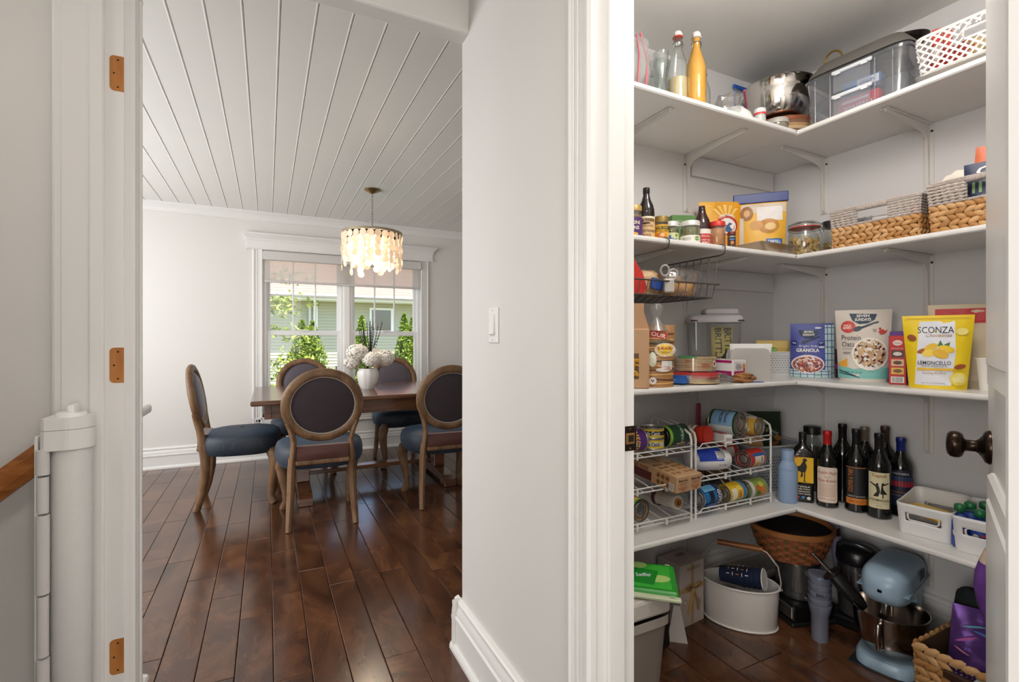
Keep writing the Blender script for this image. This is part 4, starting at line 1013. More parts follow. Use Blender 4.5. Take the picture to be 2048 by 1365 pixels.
carton('broth_carton', 'green broth carton standing behind the olive jars', 'carton', (1.565, 1.52, S2), -20, .135, .07, .17, '#5d8a4a', [('t', -.01, .125, .075, .03, 'Pacific', '#f1f2e6', {'shear': .15}), ('r', .05, .12, .034, .05, '#22314a'), ('t', -.04, .145, .03, .007, 'organic', '#dfe8c8')])
jar('pesto_jar', 'wide white-lidded jar of pesto with white label', 'jar', (1.373, 1.303, S2), CAMN, .0345, .083, '#7a7a3c', '#e6e4df', .014, [('r', 0, .016, .20, .026, '#e9e7e0'), ('e', .022, .017, .010, .008, '#6f9a3a'), ('t', -.014, .016, .028, .008, 'PESTO', '#4a5a2a'), ('r', .05, .016, .012, .026, '#b9382c')])
wine('brown barbecue sauce bottle with black cap and red and white label', (1.478, 1.345, S2), CAMN, .0315, .150, '#33150e', '#1a1715', [('r', 0, .040, .19, .062, '#efe9e2'), ('r', .012, .033, .052, .040, '#c23a34'), ('t', .012, .043, .036, .010, 'Smoky', '#f3e7da', {'shear': .3}), ('t', .012, .029, .036, .006, 'SWEET HEAT', '#f3e7da'), ('t', .012, .018, .030, .010, 'BBQ', '#f3e7da', {'bold': .02}), ('t', -.022, .060, .026, .005, 'ORIGINAL', '#b03030')], 'sauce_bottle', .84, 'sauces on the second shelf', .55)
jar('spice_jar', 'clear jar of orange spice with red lid', 'jar', (1.523, 1.312, S2), CAMN, .029, .100, '#d08a52', '#d3372f', .014, [], .95)
jar('quinoa_jar', 'slim little jar with dark oval quinoa label in front of the spice jar', 'jar', (1.552, 1.272, S2), CAMN, .015, .058, '#6b3a2a', '#7a2f26', .010, [('e', 0, .028, .012, .022, '#23262c'), ('t', 0, .038, .017, .005, 'QUINOA', '#f0e6d0', {'bold': .02}), ('r', 0, .028, .018, .005, '#4f78b8'), ('e', 0, .016, .006, .006, '#d07f3a')], 1.0)
pouch('baking_soda_bag', 'orange-yellow baking soda bag with red round logo', 'bag', (1.78, 1.52, S2), -28, .185, .262, .085, '#eda51f', [
    ('p', [(-.09, .262), (-.02, .262), (-.06, .15), (-.085, .10)], '#f4b93a'), ('p', [(-.085, .05), (-.035, .16), (-.05, .02), (-.083, .01)], '#e07a1c'),
    *[('p', [(.02, .17), (.02 + .078 * math.cos(a) - .008, .17 + .078 * math.sin(a)), (.02 + .078 * math.cos(a) + .008, .17 + .078 * math.sin(a))], '#f7cf72') for a in (.9, 1.25, 1.6, 1.95, 2.3)],
    ('e', .022, .155, .046, .046, '#c3342c'), ('e', .022, .150, .038, .036, '#f4efe6'), ('t', .022, .188, .07, .014, 'ARM & HAMMER', '#f6efe4', {'bend': .012, 'bold': .02}), ('p', [(.0, .13), (.03, .165), (.045, .16), (.03, .15), (.042, .13), (.02, .12)], '#3a5f8c')], seed=4)
t = pouch('bagel_bag', 'zip bag with navy seal holding a yellow bagel package', 'bag', (1.918, 1.425, S2), -46, .205, .262, .07, '#e8b23a', [
    ('r', .0, .225, .195, .04, '#d9c9b4'), ('r', .035, .20, .10, .062, '#efe9e6'), ('e', -.055, .205, .026, .032, '#9c6a38'), ('e', -.055, .205, .012, .016, '#d9a868'), ('r', -.078, .11, .02, .15, '#d7d2cb'),
    ('e', .03, .145, .042, .032, '#c58a44'), ('e', .036, .142, .022, .016, '#eecb8c'), ('e', -.02, .15, .026, .02, '#d29a55'), ('r', .05, .075, .064, .026, '#2a6ab0'), ('t', .05, .075, .05, .014, 'CAMPBELL', '#eaf0f6', {'bold': .02}), ('t', -.03, .045, .03, .010, '325g', '#b58a2a'), ('t', .05, .045, .05, .007, 'soft white rolls', '#9a7a2a')], seed=9)
MB().box((-.108, -.010, .250), (.108, .010, .292), 0, .003, 2).build('navy_seal', M('#1f3578', .35), t)
t = thing('clamshell_tray', 'empty ribbed clear clamshell tray lying flat beneath the bagel bag', 'tray', (1.835, 1.335, S2), 0)
MB().grid(lambda u, v: (lambda a, k: superell(a, .115 * (.85 + .15 * k), .06 * (.85 + .15 * k), 8) + (.04 * k,))(2 * PI * u, v), 60, 4, 0, True).box((-.10, -.052, 0), (.10, .052, .002)).box((-.12, -.066, .038), (.12, .066, .041)).build('tray_body', CLEAR('#f1efec', .20, .14, '#d8cfc4', .1), t)
def bail_jar(label, loc, r, h, fill, col, lid):
    t = thing('bail_jar', label, 'jar', loc, -50, 'glass jars of pasta')
    MB().lathe([(.001, .004), (r * .9, 0), (r, .006), (r, h * .70), (r * .9, h * .78), (r * .86, h * .82), (r * .92, h * .84)], 32).build('glass_body', GLS, t)
    g = random.Random(int(r * 1e4)); mb = MB()
    n = 190 if fill == 'shell' else 260
    for k in range(n):
        a = g.uniform(0, 2 * PI); q = r * .88 * math.sqrt(g.uniform(.25, 1)); z = .006 + h * .55 * g.random()
        if fill == 'shell':
            X = Matrix.Translation((q * math.cos(a), q * math.sin(a), z)) @ Matrix.Rotation(g.uniform(0, 6), 4, 'Z') @ Matrix.Rotation(g.uniform(-1, 1), 4, 'X')
            mb.ball((0, 0, 0), (.008, .003, .011), g.randrange(2), 7, 4, X)
        else:
            X = Matrix.Translation((q * math.cos(a), q * math.sin(a), z * .75)) @ Matrix.Rotation(g.uniform(0, 6), 4, 'Z')
            mb.tube([tuple(X @ Vector(p)) for p in ((-.005, 0, 0), (0, .002, .003), (.005, 0, 0))], .0025, 5, mat=g.randrange(2))
    o = mb.build('pasta', [M(col[0], .6), M(col[1], .6)], t); o['kind'] = 'stuff'
    if lid == 'glass':
        MB().lathe([(r * .9, h * .84), (r * .96, h * .86), (r * .94, h * .93), (r * .8, h * .985), (.001, h)], 32).build('glass_lid', GLS, t)
        MB().lathe([(r * .9, h * .832), (r * .97, h * .836), (r * .97, h * .853), (r * .9, h * .857)], 32).build('rubber_gasket', M('#d8412f', .5), t)
        MB().tube([(r * 1.0 * math.cos(2 * PI * k / 24), r * 1.0 * math.sin(2 * PI * k / 24), h * .80) for k in range(24)], .0016, 6, closed=True).tube([(r, .0, h * .80), (r * 1.12, 0, h * .72), (r * 1.14, 0, h * .86), (r * .98, 0, h * .95), (0, 0, h * 1.02), (-r * .98, 0, h * .95), (-r, 0, h * .80)], .0018, 6).build('wire_bail', GREYW, t)
    else: MB().lathe([(r * .95, h * .83), (r * .97, h * .99), (.001, h)], 32).build('dark_lid', M('#22262a', .35), t)
    return t
bail_jar('bail-top glass jar of pasta shells with red gasket', (2.062, 1.32, S2), .062, .158, 'shell', ('#e2c385', '#d6ae68'), 'glass')
bail_jar('glass jar of small pasta with dark lid beside the rope basket', (2.175, 1.268, S2), .041, .165, 'bit', ('#cda860', '#b98f48'), 'dark')

# ------------------------------------------------------------------ rope and water-hyacinth baskets
ROPE = M('#b5aaa2', .85, var=.25, vscale=120, bump=.4, bscale=300)
HYA = [M('#b98a55', .6, var=.2, vscale=30), M('#a87742', .6, var=.2, vscale=30), M('#c99d6a', .6, var=.2, vscale=30)]
def hyacinth(mb, w, d, z0, z1, rows, taper, g, ln=.036, skip=None):
    """herringbone rows of fat braided leaves round a rectangular wall"""
    per = [(-w / 2, -d / 2), (w / 2, -d / 2), (w / 2, d / 2), (-w / 2, d / 2)]
    for r in range(rows):
        z = z0 + (z1 - z0) * (r + .5) / rows; f = 1 + taper * z; hh = (z1 - z0) / rows
        for i in range(4):
            a, b = Vector(per[i]) * f, Vector(per[(i + 1) % 4]) * f; L = (b - a).length; n = max(2, int(L / (ln * .62))); dr = (b - a) / L
            for k in range(n):
                p = a + (b - a) * (k + .5) / n
                if skip and skip(p, z): continue
                X = Matrix.Translation((p.x, p.y, z + g.uniform(-.001, .001))) @ Matrix.Rotation(math.atan2(dr.y, dr.x), 4, 'Z') @ Matrix.Rotation(R(-28 if r % 2 else 28) + g.uniform(-.12, .12), 4, 'Y')
                mb.ball((0, 0, 0), (ln * .5, .0065, hh * .52), g.randrange(3), 8, 4, X)
def rope_basket(label, loc, rz, w, d, h, seed):
    g = random.Random(seed); t = thing('rope_basket', label, 'basket', loc, rz, 'rope and hyacinth baskets'); hb = h * .56; tp = .45
    mb = MB(); hyacinth(mb, w, d, .004, hb, 5, tp, g); mb.build('hyacinth_weave', HYA, t)
    def P(x, y, z): f = 1 + tp * z; return (x * f, y * f, z)
    mb = MB()
    mb.grid(lambda u, v: P(superell(2 * PI * u, w / 2 - .008, d / 2 - .008, 14)[0], superell(2 * PI * u, w / 2 - .008, d / 2 - .008, 14)[1], .003 + (hb - .006) * v), 48, 2, 0, True)
    mb.box((-w / 2 + .008, -d / 2 + .008, .002), (w / 2 - .008, d / 2 - .008, .006)).build('liner', M('#7a5a38', .9), t)
    MBS = {}; gap = w * .17; nr = 7
    per = [(-w / 2, -d / 2), (w / 2, -d / 2), (w / 2, d / 2), (-w / 2, d / 2)]
    for r in range(nr):
        z = hb + (h - hb) * (r + .5) / nr
        for i in range(4):
            a, b = per[i], per[(i + 1) % 4]
            segs = [(0, 1)] if i % 2 else [(0, .5 - gap / w), (.5 + gap / w, 1)]
            for s0, s1 in segs:
                n = max(4, int((s1 - s0) * math.dist(a, b) / .0055))
                mb = MBS.setdefault((i, s0), MB())
                mb.tube([P(a[0] + (b[0] - a[0]) * (s0 + (s1 - s0) * k / n), a[1] + (b[1] - a[1]) * (s0 + (s1 - s0) * k / n), z + .0012 * math.sin(k * 1.9 + r)) for k in range(n + 1)], [.0046 + .0012 * math.sin(k * 1.9) for k in range(n + 1)], 6)
    for q in MBS.values(): q.build('rope_weave', ROPE, t)
    for y in (-d / 2, d / 2):
        n = 40; mb = MB(); mb.tube([P(-gap + 2 * gap * k / n, y, h - .008) for k in range(n + 1)], [.0085 + .0016 * (k % 2) for k in range(n + 1)], 8)
        mb.tube([P(-gap + 2 * gap * k / 20, y, hb + .004) for k in range(21)], [.004 + .0008 * (k % 2) for k in range(21)], 6)
        mb.build('handle', ROPE, t)
    n = 120; MB().tube([P(*superell(2 * PI * k / n, w / 2, d / 2, 14), h) for k in range(n)], [.0045 + .001 * (k % 2) for k in range(n)], 6, closed=True).build('rim', ROPE, t)
    return t
rope_basket('grey rope and hyacinth basket standing next to the pasta jars', (2.078, 1.012, S2), -88, .272, .215, .150, 3)
rope_basket('grey rope and hyacinth basket holding the orange and navy food bags', (2.078, .690, S2), -88, .285, .215, .165, 4)
tag(crumple(MB(), (0, 0, .06), (.10, .11, .12), 41, amp=.25).build('tissue_wad', FILM2, None, (2.09, 1.09, S2 + .008)), 'crumpled clear wrapper sticking out of the basket by the pasta jars', 'wrapper')
carton('sachet_box', 'white and grey sachet seen through the basket handle gap', 'box', (2.035, .985, S2 + .008), -70, .11, .03, .105, '#d9d9dc', [('r', 0, .095, .10, .008, '#8d8a88', 20), ('r', .01, .085, .05, .03, '#eeeeee', 30)], rot=(R(-12), 0, R(-70)))
tag(crumple(MB(), (0, 0, .07), (.05, .06, .15), 43).build('candy_bag', M('#c03a34', .4), None, (2.12, .925, S2 + .008)), 'small red candy bag peeking over the basket rim', 'snack')
tag(crumple(MB(), (0, 0, .05), (.09, .14, .11), 44).build('snack_bag', M('#7a6a60', .5, var=.3, vscale=40), None, (2.12, 1.01, S2 + .008)), 'brown snack bag deep in the basket by the pasta jars', 'snack')
carton('cracker_box', 'orange and magenta cracker box tilted in the basket', 'box', (2.13, .80, S2 + .010), -80, .07, .03, .19, '#e89a34', [('r', 0, .15, .07, .035, '#a8325a')], rot=(0, R(18), R(-80)))
t = tag(crumple(MB(), (0, 0, .10), (.06, .11, .20), 46, amp=.10).build('paper_bag', M('#ebe4d6', .7), None, (2.035, .775, S2 + .008)), 'cream paper flour bag rolled shut in the basket', 'bag')
pouch('rice_bag', 'coral and grey rice bag with white lettering standing tall in the basket', 'bag', (2.12, .718, S2 + .008), -74, .15, .285, .06, '#e0764f', [('r', 0, .155, .13, .06, '#77706b'), ('t', 0, .216, .10, .022, 'LOTUS', '#f5efe8', {'bold': .01}), ('t', 0, .188, .10, .022, 'FOODS', '#f5efe8', {'bold': .01}), ('e', 0, .248, .016, .014, '#f5efe8'), ('e', 0, .244, .010, .010, '#e0764f')], top=.7, seed=2)
pouch('flour_bag', 'navy food bag with large white letter at the basket front', 'bag', (2.01, .695, S2 + .008), -78, .13, .205, .05, '#222c50', [('t', 0, .175, .07, .03, 'GF', '#f3f1ea', {'bold': .02}), ('e', 0, .06, .045, .032, '#b05a2c'), ('e', .01, .065, .025, .018, '#d98a52'), *[('r', -.04 + .016 * k, .125, .007, .035, '#8ab06a') for k in range(6)]], seed=6)

# ------------------------------------------------------------------ wire basket hung under the second shelf
t = thing('wire_basket', 'grey wire basket hooked under the second shelf holding bread', 'basket', (1.24, 1.40, 1.315), 0)
GW = M('#6a6763', .35, .8); mb = MB()
X0, X1, YF, YB, ZT2 = -.24, .215, -.125, .165, .155
mb.tube([(X0, YF, 0), (X1, YF, 0), (X1, YB, 0), (X0, YB, 0)], .0025, 6, closed=True)
for k in range(14): x = X0 + (X1 - X0) * k / 13; mb.tube([(x, YF - .012, .048), (x, YF, 0), (x, YB, 0), (x, YB + .006, .06)], .0016, 5)
for k in range(1, 6): y = YF + (YB - YF) * k / 6; mb.tube([(X0, y, 0), (X1, y, 0)], .0016, 5)
mb.build('basket_floor', GW, t)
for y, z in ((YF - .012, .048), (YB + .006, .06)): MB().tube([(X0, y, z), (X1 + .02, y, z)], .003, 6).build('basket_rail', GW, t)
mb = MB()
for k in range(9): y = YF + (YB - YF) * k / 8; mb.tube([(X1, y, 0), (X1 + .012, y, .02), (X1 + .024, y, ZT2)], .0018, 5)
mb.tube([(X1 + .024, YF - .01, ZT2), (X1 + .024, YB, ZT2)], .0028, 6).build('end_wires', GW, t)
for x in (X1 + .024, -.03): MB().tube([(x, YF - .01, ZT2), (x, YF - .032, ZT2 + .004), (x, YF - .036, ZT2 + .028), (x, YF - .024, ZT2 + .0385), (x, YF + .02, ZT2 + .0395), (x, YB - .05, ZT2 + .0395)], .0024, 6).build('shelf_hook', GW, t)
BREAD = M('#d29a55', .65, var=.28, vscale=22)
for i, (x, y, z, l) in enumerate(((1.375, 1.33, 1.346, 'golden bread roll at the front right of the wire basket'), (1.30, 1.335, 1.346, 'golden bread roll in the middle front of the wire basket'), (1.39, 1.40, 1.366, 'golden bread roll at the back right of the wire basket'), (1.305, 1.415, 1.366, 'golden bread roll at the back middle of the wire basket'))):
    tag(MB().ball((0, 0, 0), (.04, .034, .030 + .018 * (i > 1)), 0, 16, 10).build('bread_roll', BREAD, None, (x, y, z + (.0 if i < 2 else .0))), l, 'bread', 'bread rolls in the wire basket')
tag(crumple(MB(), (0, 0, .055), (.20, .16, .11), 51, amp=.06).build('bread_bag', CLEAR('#fdfdfd', .07, .12, '#ffffff', .1), None, (1.355, 1.37, 1.3175)), 'loose clear bag round the bread rolls', 'plastic bag')
tag(crumple(MB(), (0, 0, .045), (.10, .09, .09), 52, amp=.12).build('bread_loaf_bag', M('#d7b58c', .5, var=.3, vscale=25), None, (1.19, 1.35, 1.3175)), 'tan bread in a wrapper left of the rolls', 'bread')
tag(MB().cbox((0, 0, .02), (.05, .012, .04), 0, .004, 2).build('bread_tag', M('#2b4f9e', .4), None, (1.205, 1.296, 1.335), (0, R(8), 0)), 'blue printed flap of the bread wrapper', 'wrapper')
t = thing('oven_mitt', 'red pointed pot holder hanging over the wire basket edge', 'pot holder', (1.105, 1.30, 1.318), -20)
MB().prism([(-.03, 0), (.035, 0), (.045, .02), (.03, .07), (.0, .115), (-.02, .11), (-.035, .06)], -.012, .012, 0, Matrix(((1, 0, 0, 0), (0, 0, 1, 0), (0, 1, 0, 0), (0, 0, 0, 1)))).build('holder_cloth', M('#c2281f', .7), t)
t = thing('bag_clip', 'grey plastic bag clip with two ring grips on the bread wrapper', 'clip', (1.236, 1.268, 1.348), -25)
MB().box((-.018, -.008, -.025), (.018, .008, .025), 0, .006, 2).build('clip_jaw', M('#b5b1aa', .35), t)
for dx, dz in ((-.014, .052), (.014, .038)): MB().tube([(dx + .015 * math.cos(2 * PI * k / 18), 0, dz + .018 * math.sin(2 * PI * k / 18)) for k in range(18)], .004, 6, closed=True).build('ring_grip', M('#a5a19a', .35), t)

# ------------------------------------------------------------------ third shelf, dining side
t = carton('pasta_bag', 'brown kraft paper bag with window showing ribbon pasta', 'bag', (1.118, 1.305, S3), CAMN, .095, .065, .20, '#c79f78', [('r', -.012, .075, .052, .085, '#6d4a2a')], bev=.004)
MB().prism([(-.0475, 0), (.0475, 0), (.03, .055), (.03, .085), (-.03, .085), (-.03, .055)], -.02, .02, 0, Matrix.Translation((0, 0, .2)) @ Matrix(((1, 0, 0, 0), (0, 0, 1, 0), (0, 1, 0, 0), (0, 0, 0, 1)))).build('folded_top', M('#bf9670', .7), t)
g = random.Random(4); mb = MB()
for k in range(24):
    x, z = g.uniform(-.034, .010), g.uniform(.038, .10); mb.tube([(x - .008, -.0335, z), (x, -.0375, z + .006), (x + .008, -.034, z + .002)], .0035, 5)
mb.build('ribbon_pasta', M('#d9a338', .5), t)
t = pouch('tostada_bag', 'clear tostada bag with red stripe and yellow oval logo, twisted shut on top', 'bag', (1.222, 1.315, S3), CAMN, .125, .215, .085, '#a8794a', [
    *[('r', .0, .012 + .0155 * k, .118, .004, ('#e0b06a', '#4a2c18')[k % 2], (3, -4, 2)[k % 3]) for k in range(12)],
    ('r', -.048, .10, .020, .185, '#bf2a26'), ('t', -.048, .10, .10, .010, 'CORN TOSTADAS', '#f3e2c8', {'rot': 90}),
    ('r', .008, .180, .06, .024, '#c22f2a', -14), ('t', .008, .180, .05, .015, 'OUR', '#f6e8d0', {'rot': -14, 'bold': .02}),
    ('t', .012, .156, .07, .013, 'TOSTADAS', '#2c5a3a', {'rot': 14, 'bold': .01}), ('e', .030, .128, .036, .024, '#e6d9c8'), ('e', .030, .128, .033, .021, '#efc51e'), ('t', .030, .134, .05, .010, 'EL MILAGRO', '#a82a22', {'bold': .02}), ('t', .030, .120, .03, .006, 'TORTILLA', '#2c4a7a'),
    ('e', -.012, .095, .013, .026, '#dfe6cf'), ('e', -.012, .095, .010, .022, '#d38a3a'), ('e', .022, .060, .024, .007, '#e9e3d9'), ('e', -.012, .022, .013, .012, '#f0ede8'), ('t', -.012, .022, .012, .010, 'V', '#222222', {'bold': .02}), ('r', .035, .075, .035, .03, '#d9d5cf'), ('r', .035, .066, .02, .012, '#c2352c')], seed=3)
MB().lathe([(.04, -.01), (.022, .02), (.012, .035), (.018, .05), (.026, .07), (.02, .085), (.001, .08)], 18).build('twisted_top', FILM2, t, (0, 0, .205))
t = thing('tortilla_pack', 'stack of tortillas in family-pack film with green seal', 'tortillas', (1.455, 1.36, S3 + .048), -30)
for k in range(9): MB().lathe([(.001, 0), (.075, 0), (.077, .0025), (.075, .005), (.001, .005)], 30).build('tortilla', M(('#dcc08f', '#e6cfa3', '#d2b07a')[k % 3], .7, var=.15, vscale=40), t, (g.uniform(-.002, .002), g.uniform(-.002, .002), k * .0056))
prints(t, S_cyl(.079), [('t', .02, .022, .04, .013, 'FAMILY\nPACK', '#a8352c', {'bold': .01}), ('t', -.045, .035, .02, .010, 'FAMILY\nPACK', '#a8352c'), ('e', .058, .026, .010, .012, '#efe9e0'), ('e', .058, .027, .006, .007, '#c0392f'), ('r', -.05, .0515, .07, .006, '#2f9a52')])
MB().lathe([(.0785, -.002), (.0785, .052), (.06, .056), (.001, .056)], 30).build('pack_film', CLEAR('#fefefe', .04, .12, '#ffffff', .1), t)
t = thing('tortilla_bag', 'zip bag with blue and red corners and flat tortillas at the shelf edge', 'zip bag', (1.435, 1.345, S3), -30)
for k in range(4): MB().lathe([(.001, 0), (.080, 0), (.082, .003), (.08, .006), (.001, .006)], 30).build('tortilla', M('#e2c99c', .7, var=.15, vscale=40), t, (.01, .0, .004 + k * .007))
crumple(MB(), (0, 0, .024), (.26, .17, .036), 61, amp=.08).build('bag_film', CLEAR('#fdfdfd', .10, .12, '#ffffff', .12), t)
MB().prism([(-.135, -.055), (-.06, -.095), (-.03, -.06), (-.09, -.02)], .006, .034, 0).build('blue_corner', M('#1f5aa8', .4), t)
MB().prism([(-.03, -.075), (.03, -.09), (.07, -.06), (0, -.05)], .024, .044, 0).prism([(-.12, -.03), (-.05, -.07), (-.02, -.05), (-.08, -.01)], .034, .0435, 0).build('red_corner', M('#c52a26', .4), t)
carton('bar_box', 'long white and magenta snack bar box with cookie picture', 'box', (1.60, 1.442, S3 + .030), 8, .088, .30, .058, '#e9e6e4', [('r', 0, .008, .073, .016, '#a81a66'), ('e', -.006, .032, .022, .014, '#bfb9bf'), ('t', -.006, .032, .03, .012, 'HIGH\nPROTEIN', '#3a3a5a'), ('t', -.024, .046, .018, .006, 'Crunch', '#3a5aa0', {'shear': .3}), ('e', .028, .032, .009, .014, '#d98a3a'), ('e', .030, .020, .006, .008, '#c0392f')], left=[('r', 0, .008, .29, .016, '#a81a66'), ('r', .05, .052, .19, .010, '#a81a66'), ('r', -.06, .035, .12, .02, '#f2efee')], topp=[('r', 0, 0, .05, .26, '#e8d9c2'), ('r', -.02, 0, .01, .28, '#a81a66')], rot=(R(1), 0, R(8)))
tag(crumple(MB(), (0, 0, .018), (.08, .06, .036), 63, amp=.2).build('nut_packet', M('#a8774a', .5, var=.45, vscale=90), None, (1.625, 1.285, S3)), 'small clear packet of mixed nuts at the shelf edge by the napkin holder', 'snack')
tag(MB().cbox((0, 0, .0012), (.09, .02, .0024), 0, .0008).build('blue_seal_strip', M('#2340a0', .4), None, (1.665, 1.268, S3), (0, 0, R(-8))), 'torn blue bag seal strip lying on the third shelf', 'strip')
t = thing('cereal_container', 'large clear flip-lid cereal container with grey top', 'container', (1.745, 1.525, S3), -32)
MB().grid(lambda u, v: superell(2 * PI * u, .105 * (.94 + .06 * v), .055 * (.94 + .06 * v), 6) + (.24 * v,), 48, 4, 0, True).box((-.095, -.048, 0), (.095, .048, .003)).build('container_body', CLEAR('#f1f3f4', .08, .09), t)
MB().grid(lambda u, v: superell(2 * PI * u, (.112, .115, .113, .10, .001)[round(v * 4)], (.06, .062, .06, .05, .001)[round(v * 4)], 6) + ((.238, .245, .262, .272, .274)[round(v * 4)],), 48, 4, 0, True).build('lid_rim', M('#c9c4c6', .35), t)
MB().box((-.045, -.045, .272), (.095, .045, .298), 0, .010, 2).build('pour_lid', M('#d2ced0', .35), t)
MB().box((-.11, -.0605, .242), (.11, .0605, .249), 0, .002).build('seal_band', M('#3a3a3f', .5), t)
pouch('brittle_bag', 'yellow brittle bag inside the clear cereal container', 'bag', (1.775, 1.505, S3 + .005), -34, .09, .215, .05, '#d9c462', [('t', -.018, .14, .14, .026, 'BRITTLE', '#3a3226', {'rot': -90, 'bold': .02}), ('t', .022, .15, .12, .03, 'BRITTLE', '#2e2a22', {'rot': -90, 'bold': .02})], seed=5)
t = tag(crumple(MB(), (0, 0, .035), (.10, .07, .07), 65, amp=.2).build('chili_pile', M('#8a3f1c', .5, var=.5, vscale=110), None, (1.695, 1.515, S3 + .006), (0, 0, R(-32))), 'dark red dried chilies in the bottom of the cereal container', 'chilies')
MB().tube([(.035, -.02, .045), (.06, -.02, .075), (.085, -.02, .11)], [.006, .008, .009], 8).build('scoop_handle', M('#22252a', .4), t)
t = thing('napkin_holder', 'white upright plastic napkin holder filled with napkins', 'napkin holder', (1.735, 1.345, S3), -36)
PW = CLEAR('#eceae6', .85, .05, '#e4e1db', .3)
for y in (-.035, .030):
    MB().prism([(-.075, 0), (.075, 0), (.075, .10), (.068, .122), (.055, .13), (-.055, .13), (-.068, .122), (-.075, .10)], y, y + .005, 0, Matrix(((1, 0, 0, 0), (0, 0, 1, 0), (0, 1, 0, 0), (0, 0, 0, 1)))).build('side_plate', PW, t)
MB().box((-.075, -.03, 0), (.075, .03, .005)).build('holder_base', PW, t)
t2 = thing('napkin_stack', 'stack of white paper napkins standing in the holder', 'napkins', (1.735, 1.345, S3 + .0055), -36)
for k in range(8): MB().grid(lambda u, v: (-.065 + .13 * u + .012 * v * (k % 3), -.026 + k * .0068 + .002 * math.sin(u * 6 + k), .142 * v - .004 * u * (k % 2)), 6, 6).build('napkin', M('#eeedeb', .85), t2)
t = thing('perforated_bin', 'white bin with rows of punched dots behind the granola bag', 'bin', (2.10, 1.485, S3), -30)
MB().grid(lambda u, v: superell(2 * PI * u, .085 * (.93 + .07 * v), .07 * (.93 + .07 * v), 6) + (.108 * v,), 48, 3, 0, True).box((-.076, -.062, 0), (.076, .062, .003)).build('bin_wall', M('#dfdedc', .4), t)
o = prints(t, S_flat(-.0685), [('e', -.066 + .0118 * i + .006 * (j % 2), .018 + .0105 * j, .0022, .0022, '#5f5b57') for i in range(12) for j in range(8)], 'punched_dots')
MB().tube([superell(2 * PI * k / 48, .086, .071, 6) + (.108,) for k in range(48)], .003, 6, closed=True).build('bin_rim', M('#e6e5e3', .4), t)
carton('cracker_box', 'green and grey cracker box standing in the corner behind the napkin holder', 'box', (1.935, 1.56, S3), -20, .10, .045, .145, '#8b958a', [('r', 0, .105, .10, .022, '#3f7a44'), ('t', 0, .105, .08, .010, 'ORGANIC', '#dfe8d6', {'bold': .01}), ('t', 0, .13, .07, .005, 'gluten free crackers', '#3a4a3a')])
pouch('pasta_pouch', 'yellow pouch with blue splash standing in the perforated bin', 'bag', (2.085, 1.485, S3 + .006), -30, .15, .155, .045, '#dcb867', [('r', 0, .135, .14, .03, '#e3c87e'), ('p', [(-.05, .02), (.05, .03), (.06, .085), (.02, .075), (-.02, .105), (-.03, .07), (-.06, .075)], '#3a93bd'), ('e', -.005, .112, .019, .012, '#7fae3c'), ('t', -.005, .112, .028, .007, 'barilla', '#f0f4e0'), ('p', [(-.06, .05), (.0, .075), (-.055, .06)], '#f0efe8')], seed=7)

# ------------------------------------------------------------------ third shelf, wall facing the doorway
GB = '#4e57a0'; CK = '#c4dfdc'; NAV = '#17324a'
def spoonbowl(u, v, k):
    return [('p', [(u - .045 * k, v + .02 * k), (u + .045 * k, v + .016 * k), (u + .038 * k, v - .006 * k), (u + .016 * k, v - .02 * k), (u - .012 * k, v - .022 * k), (u - .034 * k, v - .008 * k)], NAV),
            ('p', [(u - .005 * k, v - .033 * k), (u + .04 * k, v - .014 * k), (u + .05 * k, v - .012 * k), (u + .05 * k, v - .018 * k), (u + .04 * k, v - .02 * k), (u - .002 * k, v - .04 * k)], NAV), ('e', u - .017 * k, v - .041 * k, .015 * k, .009 * k, NAV, 24),
            ('t', u, v + .010 * k, .042 * k, .011 * k, 'SEVEN', '#f0ece4', {'bold': .03}), ('t', u, v - .005 * k, .052 * k, .012 * k, 'SUNDAYS', '#f0ece4', {'bold': .03})]
def cereal(u, v, rx, ry, cols, seed, n=70):
    g = random.Random(seed); out = []
    for _ in range(n):
        a = g.uniform(0, 2 * PI); q = math.sqrt(g.random()) * .93; r = rx * g.uniform(.05, .11)
        out.append(('e', u + rx * q * math.cos(a), v + ry * q * math.sin(a), r, r * g.uniform(.5, .9), g.choice(cols), g.uniform(0, 180)))
    return out
